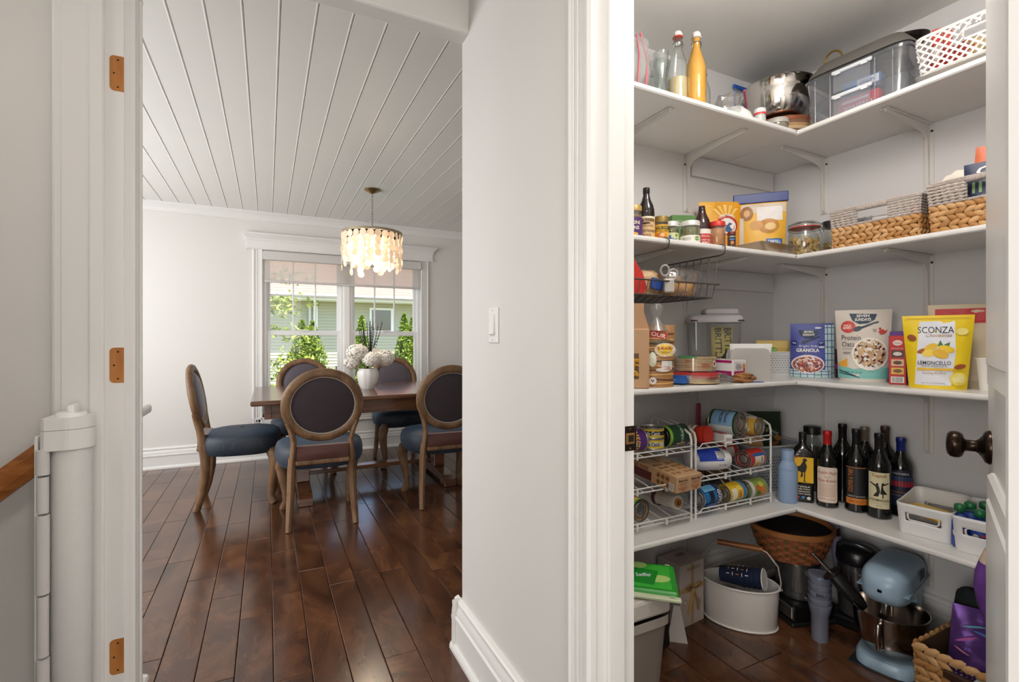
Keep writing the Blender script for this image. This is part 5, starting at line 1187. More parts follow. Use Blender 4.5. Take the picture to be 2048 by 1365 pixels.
pouch('granola_bag', 'blue-violet granola bag with mint checked edges', 'bag', (2.132, 1.335, S3), -54, .165, .235, .075, GB, [
    ('r', .066, .115, .034, .225, CK), *[('r', .066, .02 + .028 * k, .034, .003, '#3f4d94') for k in range(8)], ('r', .058, .115, .0025, .225, '#3f4d94'), ('r', .074, .115, .0025, .225, '#3f4d94'),
    ('r', -.006, .018, .15, .034, CK), *[('r', -.07 + .026 * k, .018, .0025, .034, '#3f4d94') for k in range(6)], ('r', -.006, .014, .15, .0025, '#3f4d94'), ('r', -.006, .028, .15, .0025, '#3f4d94'),
    *spoonbowl(-.012, .19, .85), ('t', -.014, .135, .07, .011, 'Bright Side', '#e9e6f0', {'shear': .2}), ('t', -.016, .118, .086, .016, 'GRANOLA', '#f4f2ee', {'bold': .03}), ('t', -.018, .104, .05, .005, 'MAPLE HONEY', '#2a3470'),
    ('e', -.066, .150, .013, .012, '#2a3474'), ('t', -.066, .150, .014, .008, '6g', '#e9e6f0', {'bold': .02}), ('e', .034, .150, .013, .012, '#2a3474'), ('t', .034, .150, .018, .007, 'GLUTEN\nFREE', '#e9e6f0'), ('e', .024, .215, .013, .004, '#eeeef2'), ('e', .036, .132, .012, .004, '#eeeef2'),
    ('e', -.016, .058, .062, .040, '#ebe3ea'), ('e', -.016, .056, .057, .035, '#a05a4a'), *cereal(-.016, .056, .057, .034, ['#d88a5a', '#8a3a3a', '#e3b284', '#b04a5a', '#e9d6cc', '#5a2c2c'], 5), ('t', .02, .012, .02, .007, 'GF', '#5fa86a', {'bold': .02})], seed=2, top=.98, bot=.98)
pouch('snack_box', 'dark magenta snack pouch tucked between the granola and oats bags', 'bag', (2.205, 1.222, S3), -62, .10, .125, .05, '#2a1522', [('r', 0, .05, .09, .022, '#a32060'), ('t', 0, .02, .05, .008, 'ORGANIC', '#efe4ea'), ('e', 0, .085, .02, .012, '#c89a3a')])
OB = '#d9cfc3'
pouch('oats_bag', 'beige protein oats bag with berry oatmeal picture and teal foot', 'bag', (2.108, 1.115, S3), -62, .178, .282, .085, OB, [
    ('p', [(-.082, .012), (.082, .012), (.084, .055), (.03, .06), (-.03, .048), (-.083, .068)], '#7fc0b8'), ('p', [(-.083, .07), (-.05, .09), (-.05, .055), (-.083, .058)], '#eaa63c'), ('t', -.03, .036, .055, .006, 'NET WT 16 OZ', '#1f3f4a'),
    ('p', [(-.078, .045), (-.02, .022), (-.02, .019), (-.078, .040)], NAV), ('p', [(-.078, .035), (-.01, .018), (-.01, .015), (-.078, .031)], NAV),
    ('e', -.048, .215, .024, .024, '#c93a34'), ('t', -.05, .215, .03, .018, 'WILD\nBERRY', '#f4e6dc', {'bold': .02}), *spoonbowl(.0, .248, 1.0),
    ('t', -.038, .172, .062, .020, 'Protein', '#33363c'), ('t', -.048, .146, .04, .020, 'Oats', '#33363c'), ('t', -.05, .128, .03, .005, 'GLUTEN FREE', '#55585c'), ('r', -.052, .112, .024, .006, '#8d8a86'),
    ('p', [(.048, .195), (.062, .205), (.070, .198), (.078, .203), (.07, .188), (.056, .184)], '#c23a34'), ('e', .054, .206, .004, .005, '#c23a34'), ('t', .038, .200, .014, .012, 'EAT\nUP', '#55585c'),
    ('e', .022, .108, .058, .064, '#f0ece6'), ('e', .022, .108, .052, .058, '#c9a57c'), *cereal(.022, .108, .052, .057, ['#e2c9a2', '#d2b184', '#b98f62', '#5a2230', '#3a2030', '#e8d6b6'], 8, 95)], seed=8, top=1.04, bot=.90)
carton('bar_box', 'purple carton standing behind the oats bag', 'box', (2.165, 1.005, S3), -70, .075, .05, .195, '#5a2f86', [('r', -.03, .09, .012, .16, '#d9d2e2'), ('r', .0, .10, .03, .11, '#6a3a98')])
carton('pudding_box', 'red dessert mix carton with a column of brownie pictures', 'box', (2.065, .975, S3), -66, .05, .04, .178, '#bb231f', [('e', 0, .152, .014, .010, '#e8d4cc'), ('t', 0, .152, .020, .007, 'Duncan', '#a82020', {'shear': .2}), ('t', 0, .132, .034, .005, 'brownie mix', '#f0d8d0'), *[('r', 0, z, .036, .024, c) for z, c in ((.112, '#3a2018'), (.080, '#d8b48a'), (.050, '#d9b23a'))], *[('e', 0, z, .013, .007, c) for z, c in ((.112, '#d8cfc4'), (.080, '#5a2c18'), (.050, '#7a4a20'))], ('r', 0, .018, .038, .022, '#e9e6e2'), *[('r', -.015 + .004 * k, .018, .0018, .018, '#2a2624') for k in range(8)]])
carton('cake_box', 'white and black carton turned to its nutrition panel', 'box', (2.07, .917, S3), -66, .052, .04, .205, '#1e1d1d', [('r', 0, .128, .046, .135, '#e4e1dd'), *[('r', -.002, .18 - .008 * k, .036 - .006 * (k % 3), .0018, '#4a4744') for k in range(12)], ('t', -.006, .192, .03, .007, 'Nutrition', '#222222', {'bold': .02}), ('e', 0, .075, .011, .010, '#2f8fc4'), ('r', 0, .02, .046, .03, '#d9d6d2')])
YE = '#f0cf1c'
pouch('lemon_candy_bag', 'bright yellow lemon chocolate bag with pale centre panel', 'bag', (2.015, .836, S3), -67, .172, .245, .07, YE, [
    ('p', [(-.058, .012), (.034, .012), (.046, .12), (.044, .225), (-.046, .225), (-.052, .12)], '#e6e7ee'), ('t', -.004, .196, .092, .022, 'SCONZA', '#23242c', {'bold': .0}), ('t', .004, .178, .066, .011, 'Chocolates', '#a87a4a', {'shear': .4}),
    ('p', [(.0, .142), (.008, .162), (.016, .142)], '#4a7a3a'), ('p', [(.016, .146), (.032, .156), (.03, .140)], '#3f6b34'), ('e', -.035, .126, .018, .008, '#a8592c', 20), ('e', -.016, .138, .019, .011, '#e8bd22', 30), ('e', .022, .132, .022, .012, '#efc72c', -15), ('e', -.022, .118, .017, .012, '#f2d04a', 10), ('e', .008, .116, .021, .014, '#e3b31c', -25),
    ('t', -.008, .086, .084, .013, 'LEMONCELLO', '#2c2c30', {'bold': .01}), ('t', -.008, .075, .066, .006, 'WHITE CHOCOLATE', '#4a4a50'), ('r', -.006, .065, .092, .008, '#e9b82c'), ('t', -.008, .052, .062, .010, 'Nothing Artificial', '#a8743c', {'shear': .4}), ('t', -.01, .018, .06, .005, 'NET WT 24 OZ (1.5 LB) 680g', '#3a3a40'),
    ('e', .052, .035, .022, .022, '#f6dc5a'), ('e', .052, .035, .016, .016, '#f3e7a0'), ('e', .056, .075, .015, .008, '#a8562c', 15), ('e', -.066, .17, .013, .010, '#8f4a24', -30), ('e', .062, .19, .015, .012, '#f5e488'), ('r', 0, .236, .166, .002, '#c9a80c')], seed=3, top=1.08, bot=.86)
pouch('rice_bag', 'red and beige jasmine rice bag with grape picture behind the yellow bag', 'bag', (2.135, .800, S3), -68, .20, .285, .07, '#c9b89a', [('r', -.02, .245, .13, .05, '#b8242a'), ('e', -.06, .23, .02, .014, '#d9cdb4'), ('e', .068, .205, .024, .018, '#eab92c'), ('t', .068, .205, .034, .016, '2lb.', '#8a1f24', {'bold': .02}), *[('e', .07 + .012 * (k % 3), .075 + .012 * (k // 3), .010, .009, ('#8fc43a', '#7ab02c')[k % 2]) for k in range(6)], *[('e', .06 + .010 * (k % 4), .042 + .010 * (k // 4), .009, .007, '#5a1f2c') for k in range(8)], ('r', .02, .016, .16, .02, '#b8a684')], seed=6, top=1.05, bot=.9)
carton('honey_box', 'white cereal carton with honey oat picture at the shelf end', 'box', (2.222, .695, S3), -70, .10, .05, .285, '#e4e1dd', [('t', 0, .262, .05, .007, 'HONEY', '#3a3a3a', {'bold': .01}), ('t', 0, .246, .07, .010, 'heritage', '#b02a2a', {'shear': .3}), ('e', .0, .16, .014, .010, '#c97a2c'), ('e', -.012, .148, .010, .008, '#7a3a1c'), ('r', 0, .06, .096, .11, '#e08a24'), ('t', 0, .085, .04, .012, 'IN 2', '#4a2410', {'bold': .02})])
t = thing('paper_cup', 'plain white tapered cup in front of the rice bag', 'cup', (2.075, .722, S3), 0)
MB().lathe([(.001, .002), (.026, 0), (.035, .102), (.033, .102), (.025, .005), (.001, .006)], 28).build('cup_wall', M('#e9e8e6', .4), t)
MB().tube([(.0345 * math.cos(2 * PI * k / 24), .0345 * math.sin(2 * PI * k / 24), .102) for k in range(24)], .0018, 6, closed=True).build('rolled_rim', M('#f0efed', .4), t)
# ------------------------------------------------------------------ lowest shelf: two wire can racks
def can_rack(label, loc, w, d):
    """three sloping tiers; local origin at the front left foot, x right, y back"""
    t = thing('can_rack', label, 'can rack', loc, 0, 'white wire can racks')
    for x in (0, w):
        MB().tube([(x, 0, 0), (x, 0, .30), (x, .006, .322), (x, .03, .335), (x, d - .02, .362), (x, d, .345), (x, d, 0)], .0045, 8).build('side_frame', WIRE, t)
        MB().tube([(x, 0, .012), (x, d, .012)], .003, 6).build('foot_rail', WIRE, t)
    for z in (.018, .138, .262):
        mb = MB(); up = .18 * d
        for k in range(8): x = w * (k + .5) / 8; mb.tube([(x, .0, z), (x, d, z + up)], .0018, 6)
        mb.tube([(0, .0, z), (w, 0, z)], .0028, 6).tube([(0, d, z + up), (w, d, z + up)], .0028, 6).build('tier_wires', WIRE, t)
        MB().tube([(.012, -.004, z), (.016, -.018, z + .022), (w - .016, -.018, z + .022), (w - .004, -.004, z + .016)], .0026, 6).build('front_lip', WIRE, t)
        for f in (.33, .66): MB().box((w * f - .004, -.02, z - .002), (w * f + .004, -.014, z + .024), 0, .001).build('divider_clip', M('#dcdad6', .4), t)
    return t
RL, RR, RF = 1.005, 1.445, 1.345
can_rack('white three-tier wire can rack holding the parchment boxes', (RL, RF - .012, S4), .405, .21)
can_rack('white three-tier wire can rack holding the blue flour bag', (RR, RF, S4), .43, .20)
def tier(k, y, base=RF): return S4 + (.018, .138, .262)[k] + .003 + .045 * (y - base) / .25
# left rack, top tier
can('food_can', 'purple bean can with yellow lettering at the rack end', (1.165, 1.385, tier(2, 1.385) + .041), 0, .0385, .105, '#5a2a7e', [('t', .0, .055, .085, .026, 'DAKOTA\'S', '#f0d84a', {'bold': .02}), ('t', .028, .05, .06, .010, 'BLACK BEANS', '#e9dff0'), ('t', -.03, .05, .06, .010, 'ORGANIC', '#e0662c')])
for k in range(2):
    can('tuna_can', 'black and yellow tuna can, ' + ('top' if k else 'bottom') + ' one of the stack of two', (1.268, 1.385, tier(2, 1.385) + .006 + .0192 + k * .0395), CAMN, .0425, .038, ('#d9d4cc', '#23231f')[k], [('r', 0, .030, .26, .007, '#e3c52c'), ('r', 0, .008, .26, .007, '#e3c52c'), ('t', 0, .019, .055, .014, 'Safe Catch', '#f0efe8' if k else '#1c2a4a', {'bold': .02})], 'Z')
can('food_can', 'dark green organic bean can with lime band', (1.372, 1.39, tier(2, 1.39) + .041), 4, .0385, .112, '#1f4a34', [('r', 0, .012, .24, .014, '#8cc63f'), ('t', .0, .068, .06, .020, 'Organic', '#eef2e2', {'shear': .15}), ('e', .034, .08, .012, .02, '#d9a05a'), ('e', .03, .055, .006, .008, '#efe4c4'), ('t', -.03, .07, .05, .008, 'GREEN SPLIT', '#dfe8c8')], end='#5a5652')
# left rack, middle tier: parchment boxes sticking out
for i, (x, l) in enumerate(((1.297, 'tan parchment paper box with cookie pictures, end nearer the door frame'), (1.363, 'tan parchment paper box lying against the other one in the can rack'))):
    carton('parchment_box', l, 'box', (x, 1.425 + .006 * i, S4 + .152), 2, .062, .31, .058, '#c9a27c', [('t', 0, .044, .046, .008, "Member's Mark", '#3a2418', {'bold': .02}), ('t', 0, .031, .04, .010, 'UNBLEACHED\nCULINARY', '#a8542c'), ('t', 0, .013, .046, .014, 'PARCHMENT\nPAPER', '#a84a24', {'bold': .01})],
           left=[('r', .0, .029, .30, .054, '#c39a72'), ('r', -.05, .02, .17, .032, '#5a1f1c'), ('t', -.05, .045, .14, .014, 'VEGETABLE PAPER', '#6a2a1e', {'bold': .01}), *[('e', .07 + .022 * (k % 3), .016 + .024 * (k // 3), .0095, .0095, '#9a6a34') for k in range(6)], *[('e', .07 + .022 * (k % 3) + .002 * j - .003, .016 + .024 * (k // 3) + .004 * (j % 2) - .002, .0018, .0018, '#4a2a18') for k in range(6) for j in range(4)], ('r', .135, .018, .022, .026, '#ece8e2'), *[('r', .127 + .003 * k, .018, .0013, .022, '#2a2624') for k in range(6)]],
           topp=[('r', 0, 0, .058, .28, '#c8a680'), *[('e', -.012 + .024 * (k % 2), -.12 + .03 * (k // 2), .010, .010, '#9a6a34') for k in range(8)], ('r', 0, .06, .05, .12, '#d2b48c')], group='parchment boxes', rot=(R(5), 0, R(2)))
# left rack, bottom tier
can('food_can', 'bottom-tier can with lime green rim standing end-on', (1.172, 1.395, S4 + .073), 6, .0395, .11, '#e2b06a', [('r', 0, .103, .24, .012, '#7cc63a'), ('r', 0, .05, .24, .04, '#e9a04a')], 'Y', end='#6f747a')
t = thing('wrapping_roll', 'paper roll printed with grey maze pattern and maroon band', 'paper roll', (1.355, 1.455, S4 + .066), 0, rot=(R(86), 0, 0))
MB().lathe([(.0165, -.12), (.0255, -.12), (.0255, .11), (.0165, .11), (.0165, -.12)], 26).build('paper', M('#cfc9c0', .6), t)
prints(t, S_cyl(.0255, -.12, R(-100)), [*[('r', -.03 + .010 * i, .165 + .010 * j, .007, .0016, '#7a746c', 45 + 90 * ((i + j) % 2)) for i in range(7) for j in range(6)], ('r', 0, .13, .15, .020, '#4a1c2a'), ('t', 0, .095, .04, .012, 'BAKING', '#4a443e', {'rot': 90}), ('t', .012, .095, .04, .006, 'PAPER ROLL', '#4a443e', {'rot': 90})])
MB().lathe([(.010, -.121), (.0165, -.121), (.0165, .115), (.010, .115), (.010, -.121)], 20).build('cardboard_core', M('#a5733f', .8), t)
# right rack, top tier
t = thing('ketchup_bottle', 'red sauce bottle lying with its orange-red cap to the front', 'bottle', (1.53, 1.365, tier(2, 1.365) + .037), 0, 'goods', rot=(R(84), 0, R(6)))
MB().lathe([(.034, -.03), (.036, -.02), (.034, .006), (.030, .010)], 26, c=(0, 0, .03)).lathe([(.001, .0), (.022, .0), (.034, -.004)], 26, c=(0, 0, .0)).build('screw_cap', M('#c8331f', .35), t, (0, 0, 0), (R(180), 0, 0))
MB().lathe([(.030, -.008), (.034, -.03), (.0345, -.10), (.030, -.13), (.018, -.165), (.016, -.19), (.001, -.192)], 26).build('bottle_body', M('#6e2015', .2), t)
prints(t, S_cyl(.0347, -.105, R(200)), [('r', 0, .035, .18, .065, '#cfae8c'), ('e', 0, .05, .02, .02, '#efe6da'), ('e', .03, .02, .014, .014, '#c23a2c'), ('t', 0, .05, .03, .012, 'CHILI', '#7a1f18', {'bold': .02})])
t['group'] = 'bottles in the racks'
carton('small_box', 'little white and red carton between the sauce bottle and big can', 'box', (1.606, 1.362, tier(2, 1.362) + .004), -12, .036, .08, .034, '#e9e6e2', [('r', 0, .017, .028, .014, '#c9c6c2'), ('t', 0, .017, .02, .006, 'GELATIN', '#444444')], topp=[('r', 0, .01, .034, .05, '#c4302c')])
can('food_can', 'big green and blue tomato can lying end-on, largest can in the racks', (1.70, 1.415, tier(2, 1.415) + .055), 12, .0515, .118, '#244a2c', [('r', -.03, .06, .07, .09, '#8fb8dc'), ('r', .03, .055, .05, .10, '#e4e6e2'), ('t', -.03, .075, .05, .012, 'ORGANIC', '#1f3a5a', {'rot': 0, 'bold': .02}), ('t', -.03, .055, .05, .012, 'DICED', '#1f3a5a', {'bold': .02}), ('r', .05, .03, .04, .03, '#f0efe9'), *[('r', .036 + .004 * k, .03, .0018, .026, '#222222') for k in range(8)], ('e', .075, .085, .010, .010, '#2f6fb8'), ('t', -.075, .07, .03, .016, 'SAN\nMARZANO', '#e9efe2')], 'Y')
can('food_can', 'smaller can with yellow label tucked right of the biggest can', (1.808, 1.405, tier(2, 1.405) + .0405), 8, .0375, .11, '#e0b24a', [('e', -.02, .06, .012, .016, '#d98a2c'), ('e', .01, .075, .010, .012, '#f1e4b0'), ('e', .02, .04, .010, .012, '#c9742c'), ('r', -.06, .055, .04, .09, '#efe6d0')], 'Y')
# right rack, middle tier
t = thing('flour_sack', 'white flour bag with royal blue band and barcode lying in the rack', 'bag', (1.57, 1.40, tier(1, 1.40) + .004), -20)
def fl(a, b, off): th = PI * (b - .5) * .96; r = .045 + off; return (-.075 + .15 * a, -r * 1.3 * math.cos(2 * PI * b) , .046 + r * math.sin(2 * PI * b))
MB().grid(lambda u, v: (lambda a: ((v - .5) * .155, -.058 * math.cos(a) * (1 - .25 * abs(2 * v - 1) ** 4), .046 + .044 * math.sin(a) * (1 - .25 * abs(2 * v - 1) ** 4)))(2 * PI * u), 32, 8, 0, True).box((-.074, -.04, .012), (.074, .04, .078), 0, .012, 2).build('sack', M('#e6e5e6', .5), t)
SF = lambda u, v, off: ((u), -(.058 + off) * math.cos(v / .05), .046 + (.044 + off) * math.sin(v / .05))
prints(t, SF, [('r', -.012, .055, .10, .10, '#1f3fae'), ('r', .028, .030, .036, .036, '#eceae8'), *[('r', .014 + .004 * k, .032, .0018, .028, '#222222') for k in range(8)], ('t', .03, -.012, .03, .008, '4 LB', '#44444a')])
can('food_can', 'red soup can with cream label lying in the middle tier, nearer the rack end', (1.79, 1.375, tier(1, 1.375) + .040), 4, .0365, .105, '#c2312a', [('r', .01, .06, .07, .06, '#e9e2d2'), ('t', .01, .075, .04, .012, 'SOUP', '#8a2420', {'bold': .02}), ('e', .02, .05, .012, .016, '#d9a23a'), ('r', -.02, .06, .012, .08, '#2f5fa0')])
can('food_can', 'plain red can lying behind the red soup can', (1.735, 1.462, tier(1, 1.462) + .040), 4, .0365, .105, '#b82a2a', [('r', .0, .05, .05, .05, '#cfc9c2')])
# right rack, bottom tier
can('food_can', 'blue black-bean can with white lettering in the bottom tier', (1.528, 1.375, S4 + .064), 8, .0385, .112, '#1f6fb0', [('r', 0, .096, .24, .03, '#1a2f6a'), ('t', .0, .095, .06, .018, 'GOYA', '#f2f2f0', {'bold': .03}), *[('e', -.028 + .009 * (k % 5), .040 + .008 * (k // 5), .0055, .0045, '#1c1a20') for k in range(15)], ('r', .034, .045, .04, .07, '#2a4f9a'), ('r', -.045, .045, .03, .07, '#6fb2dc')])
can('food_can', 'black-labelled can behind the blue bean can', (1.62, 1.435, S4 + .066), 4, .0375, .105, '#1f1c1c', [('r', 0, .02, .23, .01, '#5a5652')])
can('food_can', 'yellow pineapple can in the bottom tier', (1.668, 1.372, S4 + .063), 4, .0375, .105, '#e3b92c', [('r', .0, .03, .05, .03, '#f3ecd2'), ('r', 0, .092, .23, .016, '#3f7fc0'), ('e', -.02, .06, .014, .016, '#f2d85a'), ('t', .0, .062, .03, .012, 'DOLE', '#b02a24', {'bold': .03}), ('e', .03, .05, .012, .02, '#6f9a3a')])
can('food_can', 'orange and green mixed vegetable can at the right of the bottom tier', (1.79, 1.370, S4 + .063), 4, .0375, .112, '#8aa24a', [('r', 0, .015, .23, .02, '#dcd8d0'), ('e', .0, .075, .016, .016, '#e0702c'), ('e', .024, .085, .010, .012, '#e88a3a'), ('e', -.024, .07, .012, .014, '#c9c24a'), ('e', .012, .05, .012, .010, '#3f6f2c'), ('e', -.012, .045, .010, .012, '#d9602c')])
# behind and beside the racks
t = thing('spatula', 'pink-red flat spatula handle standing behind the racks', 'spatula', (1.735, 1.598, S4), 0)
MB().box((-.012, -.005, 0), (.012, .005, .39), 0, .003).box((-.022, -.006, 0), (.022, .006, .10), 0, .003).build('handle', M('#a83a44', .5), t)
t = tag(crumple(MB(), (0, 0, .165), (.13, .04, .33), 71, amp=.2).build('herb_bundle', M('#8a7350', .9, var=.4, vscale=60), None, (1.83, 1.583, S4)), 'dried brown herb bundle wrapped in film behind the racks', 'herbs')
t = thing('grey_bin', 'grey punched plastic bin in the corner holding bags', 'bin', (2.07, 1.50, S4), -10)
MB().grid(lambda u, v: superell(2 * PI * u, .155 * (.93 + .07 * v), .085 * (.93 + .07 * v), 7) + (.20 * v,), 48, 3, 0, True).box((-.14, -.076, 0), (.14, .076, .003)).build('bin_wall', M('#a3a6ab', .5), t)
MB().tube([superell(2 * PI * k / 48, .157, .087, 7) + (.20,) for k in range(48)], .006, 6, closed=True).build('bin_rim', M('#b3b6bb', .5), t)
prints(t, S_flat(-.082), [('e', -.135 + .0125 * i + .006 * (j % 2), .02 + .0135 * j, .0032, .0032, '#4a4c50') for i in range(21) for j in range(11)], 'punched_dots')
pouch('herb_bag', 'dark green organic bag slumped in the grey bin', 'bag', (2.075, 1.525, S4 + .006), -30, .19, .335, .07, '#21351f', [('t', .02, .25, .09, .024, 'organic', '#cfd6b8', {'rot': -24, 'shear': .1}), ('t', -.01, .285, .05, .010, 'simply', '#cfd6b8', {'rot': -24}), ('e', .06, .215, .024, .012, '#9c6a3c', -20), ('e', .045, .19, .02, .010, '#8a5a30', 20)], seed=3, tilt=0, top=.8)
carton('kraft_box', 'plain kraft paper packet leaning at the front of the grey bin', 'packet', (2.00, 1.462, S4 + .006), -40, .075, .03, .265, '#b98f5c', rot=(0, R(-14), R(-40)))
t = jar('spice_shaker', 'clear shaker jar with square black lid behind the olive oil', 'jar', (2.20, 1.375, S4), -50, .036, .285, '#4a4440', '#181818', .03, [], .75, neck=.7, lidr=.034)
t = thing('water_bottle', 'powder blue insulated bottle with narrower cap', 'bottle', (1.945, 1.318, S4), 0)
BLU = M('#8ea6c6', .5)
MB().lathe([(.001, .002), (.034, 0), (.037, .004), (.037, .13), (.036, .133), (.037, .136), (.036, .145), (.027, .165), (.0245, .172)], 32).build('bottle_body', BLU, t)
MB().lathe([(.0245, .171), (.0245, .212), (.023, .216), (.018, .216), (.016, .208), (.001, .208)], 32).build('cap', BLU, t); MB().lathe([(.0155, .2085), (.0155, .213), (.001, .214)], 20).build('steel_disc', STEEL, t)
t = thing('oil_bottle', 'square black olive oil bottle with yellow bird label', 'bottle', (2.02, 1.302, S4), -52)
MB().grid(lambda u, v: superell(2 * PI * u, (.034, .038, .038, .036, .026, .014, .013, .013, .001)[round(v * 8)], (.034, .038, .038, .036, .026, .014, .013, .013, .001)[round(v * 8)], 7 if v < .5 else 2.2) + ((0, .004, .19, .205, .225, .238, .262, .27, .27)[round(v * 8)],), 40, 8, 0, True).build('glass_body', M('#14130f', .1, spec=.6), t)
MB().lathe([(.0145, .255), (.0145, .285), (.001, .286)], 20).build('cap', M('#121212', .4), t)
prints(t, S_flat(-.0375), [('r', .0, .135, .070, .105, '#e6b31c'), ('p', [(-.03, .145), (-.012, .152), (-.004, .168), (.0, .178), (.008, .178), (.006, .168), (.012, .150), (.008, .13), (-.006, .122), (-.022, .132)], '#16140f'), ('p', [(.002, .13), (.006, .13), (.004, .09), (.010, .086), (.0, .086)], '#16140f'), ('p', [(-.008, .128), (-.004, .128), (-.002, .11), (-.012, .10)], '#16140f'), ('e', .004, .176, .008, .007, '#16140f'), ('r', -.027, .19, .010, .012, '#8a3024'), *[('t', 0, .066 - .010 * k, .046, .006, x, '#e9e4d2', {'bold': .01}) for k, x in enumerate(('TERRA', 'DELYSSA', 'ORGANIC', 'EXTRA VIRGIN'))], ('e', -.02, .022, .005, .005, '#c0342c'), ('e', -.002, .022, .006, .006, '#3f7fc0'), ('e', .018, .02, .007, .007, '#dcd8cc')])
# ------------------------------------------------------------------ wine
DG = '#0d0e0d'
wine('wine bottle with red capsule and large cream script label', (2.04, 1.212, S4), -60, .0385, .305, DG, '#c2221f', [('p', [(-.034, .022), (.034, .022), (.040, .030), (.040, .155), (.034, .163), (-.034, .163), (-.040, .155), (-.040, .030)], '#e6d3c2'), ('t', 0, .140, .072, .017, 'Austin Hope', '#a8402c', {'shear': .35}), ('t', 0, .124, .02, .005, '2021', '#6a4a3a'), ('t', 0, .110, .066, .013, 'Paso Robles', '#a8402c', {'shear': .35}), *[('r', 0, .094 - .0065 * k, .062 - .004 * (k % 3), .0014, '#b98a76') for k in range(8)], ('t', 0, .036, .06, .005, 'CABERNET SAUVIGNON', '#8a5a48')])
wine('black-capped wine bottle standing at the back between the red cap and orange label', (2.165, 1.224, S4), -60, .0385, .322, DG, '#151514')
wine('dark wine bottle with black label and copper band', (2.088, 1.128, S4), -63, .0385, .322, DG, '#171615', [('r', 0, .115, .075, .125, '#1e1d1e'), ('r', 0, .1755, .075, .003, '#b5763a'), ('r', 0, .044, .075, .024, '#c9782c'), ('t', -.018, .125, .09, .016, 'COOPER & THIEF', '#b5703a', {'rot': 90, 'bold': .02}), ('t', .0, .064, .06, .006, 'CABERNET SAUVIGNON', '#cfc9bf'), ('t', 0, .044, .044, .006, 'NAPA VALLEY', '#6a3a14')])
wine('taupe-capped wine bottle hidden behind the copper-banded one', (2.228, 1.172, S4), -60, .0385, .312, DG, '#8a7a6a')
wine('wine bottle with cream label showing two dancers', (2.09, 1.048, S4), -65, .0385, .318, DG, '#1b1a19', [('r', 0, .108, .072, .135, '#d8cda8'), ('t', 0, .162, .046, .014, 'Tugeuli', '#9a6a2c', {'bold': .02}), ('p', [(-.018, .085), (-.006, .105), (-.010, .122), (-.030, .135), (-.028, .138), (-.008, .128), (.0, .125), (.004, .105), (-.002, .085)], '#1a1814'), ('p', [(.004, .095), (.026, .095), (.014, .113), (.012, .126), (.032, .136), (.030, .139), (.008, .130), (.006, .113)], '#1a1814'), ('e', -.005, .131, .004, .005, '#1a1814'), ('e', .012, .133, .004, .005, '#1a1814'), ('p', [(.010, .095), (.014, .095), (.013, .08), (.010, .08)], '#1a1814'), ('t', 0, .072, .064, .009, 'ATENMARAULI', '#4a4026', {'bold': .01}), ('t', 0, .060, .05, .004, 'dry red wine of Georgia', '#6a5f40'), ('t', 0, .051, .014, .005, '2019', '#6a5f40')])
wine('bronze-capped wine bottle behind the dancers label', (2.222, 1.093, S4), -62, .0385, .328, DG, '#4a3428')
wine('wine bottle with blue capsule and navy label striped red', (2.188, 1.022, S4), -66, .0385, .298, DG, '#1c2a78', [('r', 0, .110, .085, .135, '#1b2236'), ('t', .0, .165, .05, .007, 'CHIANTI RISERVA', '#d9d6d2', {'bold': .01}), ('e', -.034, .168, .006, .007, '#d9d6d2'), *[('r', -.038 + .0085 * i, .150 - .0075 * j, .0065, .0055, ('#37507e', '#2f4672', '#b52f3c', '#c23444')[j // 1 if j < 4 else 3]) for i in range(10) for j in range(5)], ('t', 0, .095, .05, .006, 'TOSCANA', '#b5703a', {'bold': .01}), ('t', 0, .084, .05, .005, 'denominazione', '#9a9aa2')])
MB().lathe([(.0155, .262), (.0157, .275)], 20, c=(0, 0, -.046)).build('paper_seal', M('#d8c8a8', .6), bpy.context.scene.objects[-2] if False else [o for o in COL.objects if o.get('label', '').startswith('wine bottle with blue capsule')][0])
# ------------------------------------------------------------------ white handled bins
WB = M('#e6e5e4', .35)
def handled_bin(label, loc, rz, w, d, h):
    t = thing('handled_bin', label, 'bin', loc, rz, 'white handled bins')
    hw = .044; hz = h * .62; hr = .013
    def Pt(x, y, z): f = .9 + .1 * z / h; return (x * f, y * f, z)
    def wallxy(u):  # front face runs u = 0..1 along x at y=-d/2, the rest goes round
        return superell(2 * PI * u, w / 2, d / 2, 9)
    mb = MB(); n = 64
    vs = []; fs = []; rows = 15
    def zt(x, y): return h + (.022 * max(0, y / (d / 2)) if y > 0 else 0)
    for j in range(rows + 1):
        for i in range(n):
            x, y = wallxy((i + .5) / n); vs.append(Pt(x, y, zt(x, y) * j / rows))
    for j in range(rows):
        for i in range(n):
            k = (i + 1) % n; q = [vs[j * n + i], vs[j * n + k], vs[(j + 1) * n + k], vs[(j + 1) * n + i]]
            c = [sum(p[a] for p in q) / 4 for a in range(3)]
            if abs(c[1]) > d * .38 and abs(c[0]) < hw and abs(c[2] - hz) < hr: continue
            fs.append((j * n + i, j * n + k, (j + 1) * n + k, (j + 1) * n + i))
    mb.add(vs, fs); me = mb.build('bin_wall', WB, t)
    sol = me.modifiers.new('thick', 'SOLIDIFY'); sol.thickness = .0025; sol.offset = 1
    MB().box((-w * .44, -d * .44, 0), (w * .44, d * .44, .003), 0, .001).build('bin_floor', WB, t)
    for s in (-1, 1):
        MB().tube([Pt(x, s * d / 2, z) for x, z in [(hw * a, hz + hr * b) for a, b in ((-.85, -1), (.85, -1), (1, -.5), (1, .5), (.85, 1), (-.85, 1), (-1, .5), (-1, -.5))]], .003, 6, closed=True).build('handle_rim', WB, t)
    MB().tube([Pt(*wallxy((i + .5) / n), zt(*wallxy((i + .5) / n))) for i in range(n)], .0026, 6, closed=True).build('bin_rim', WB, t)
    return t
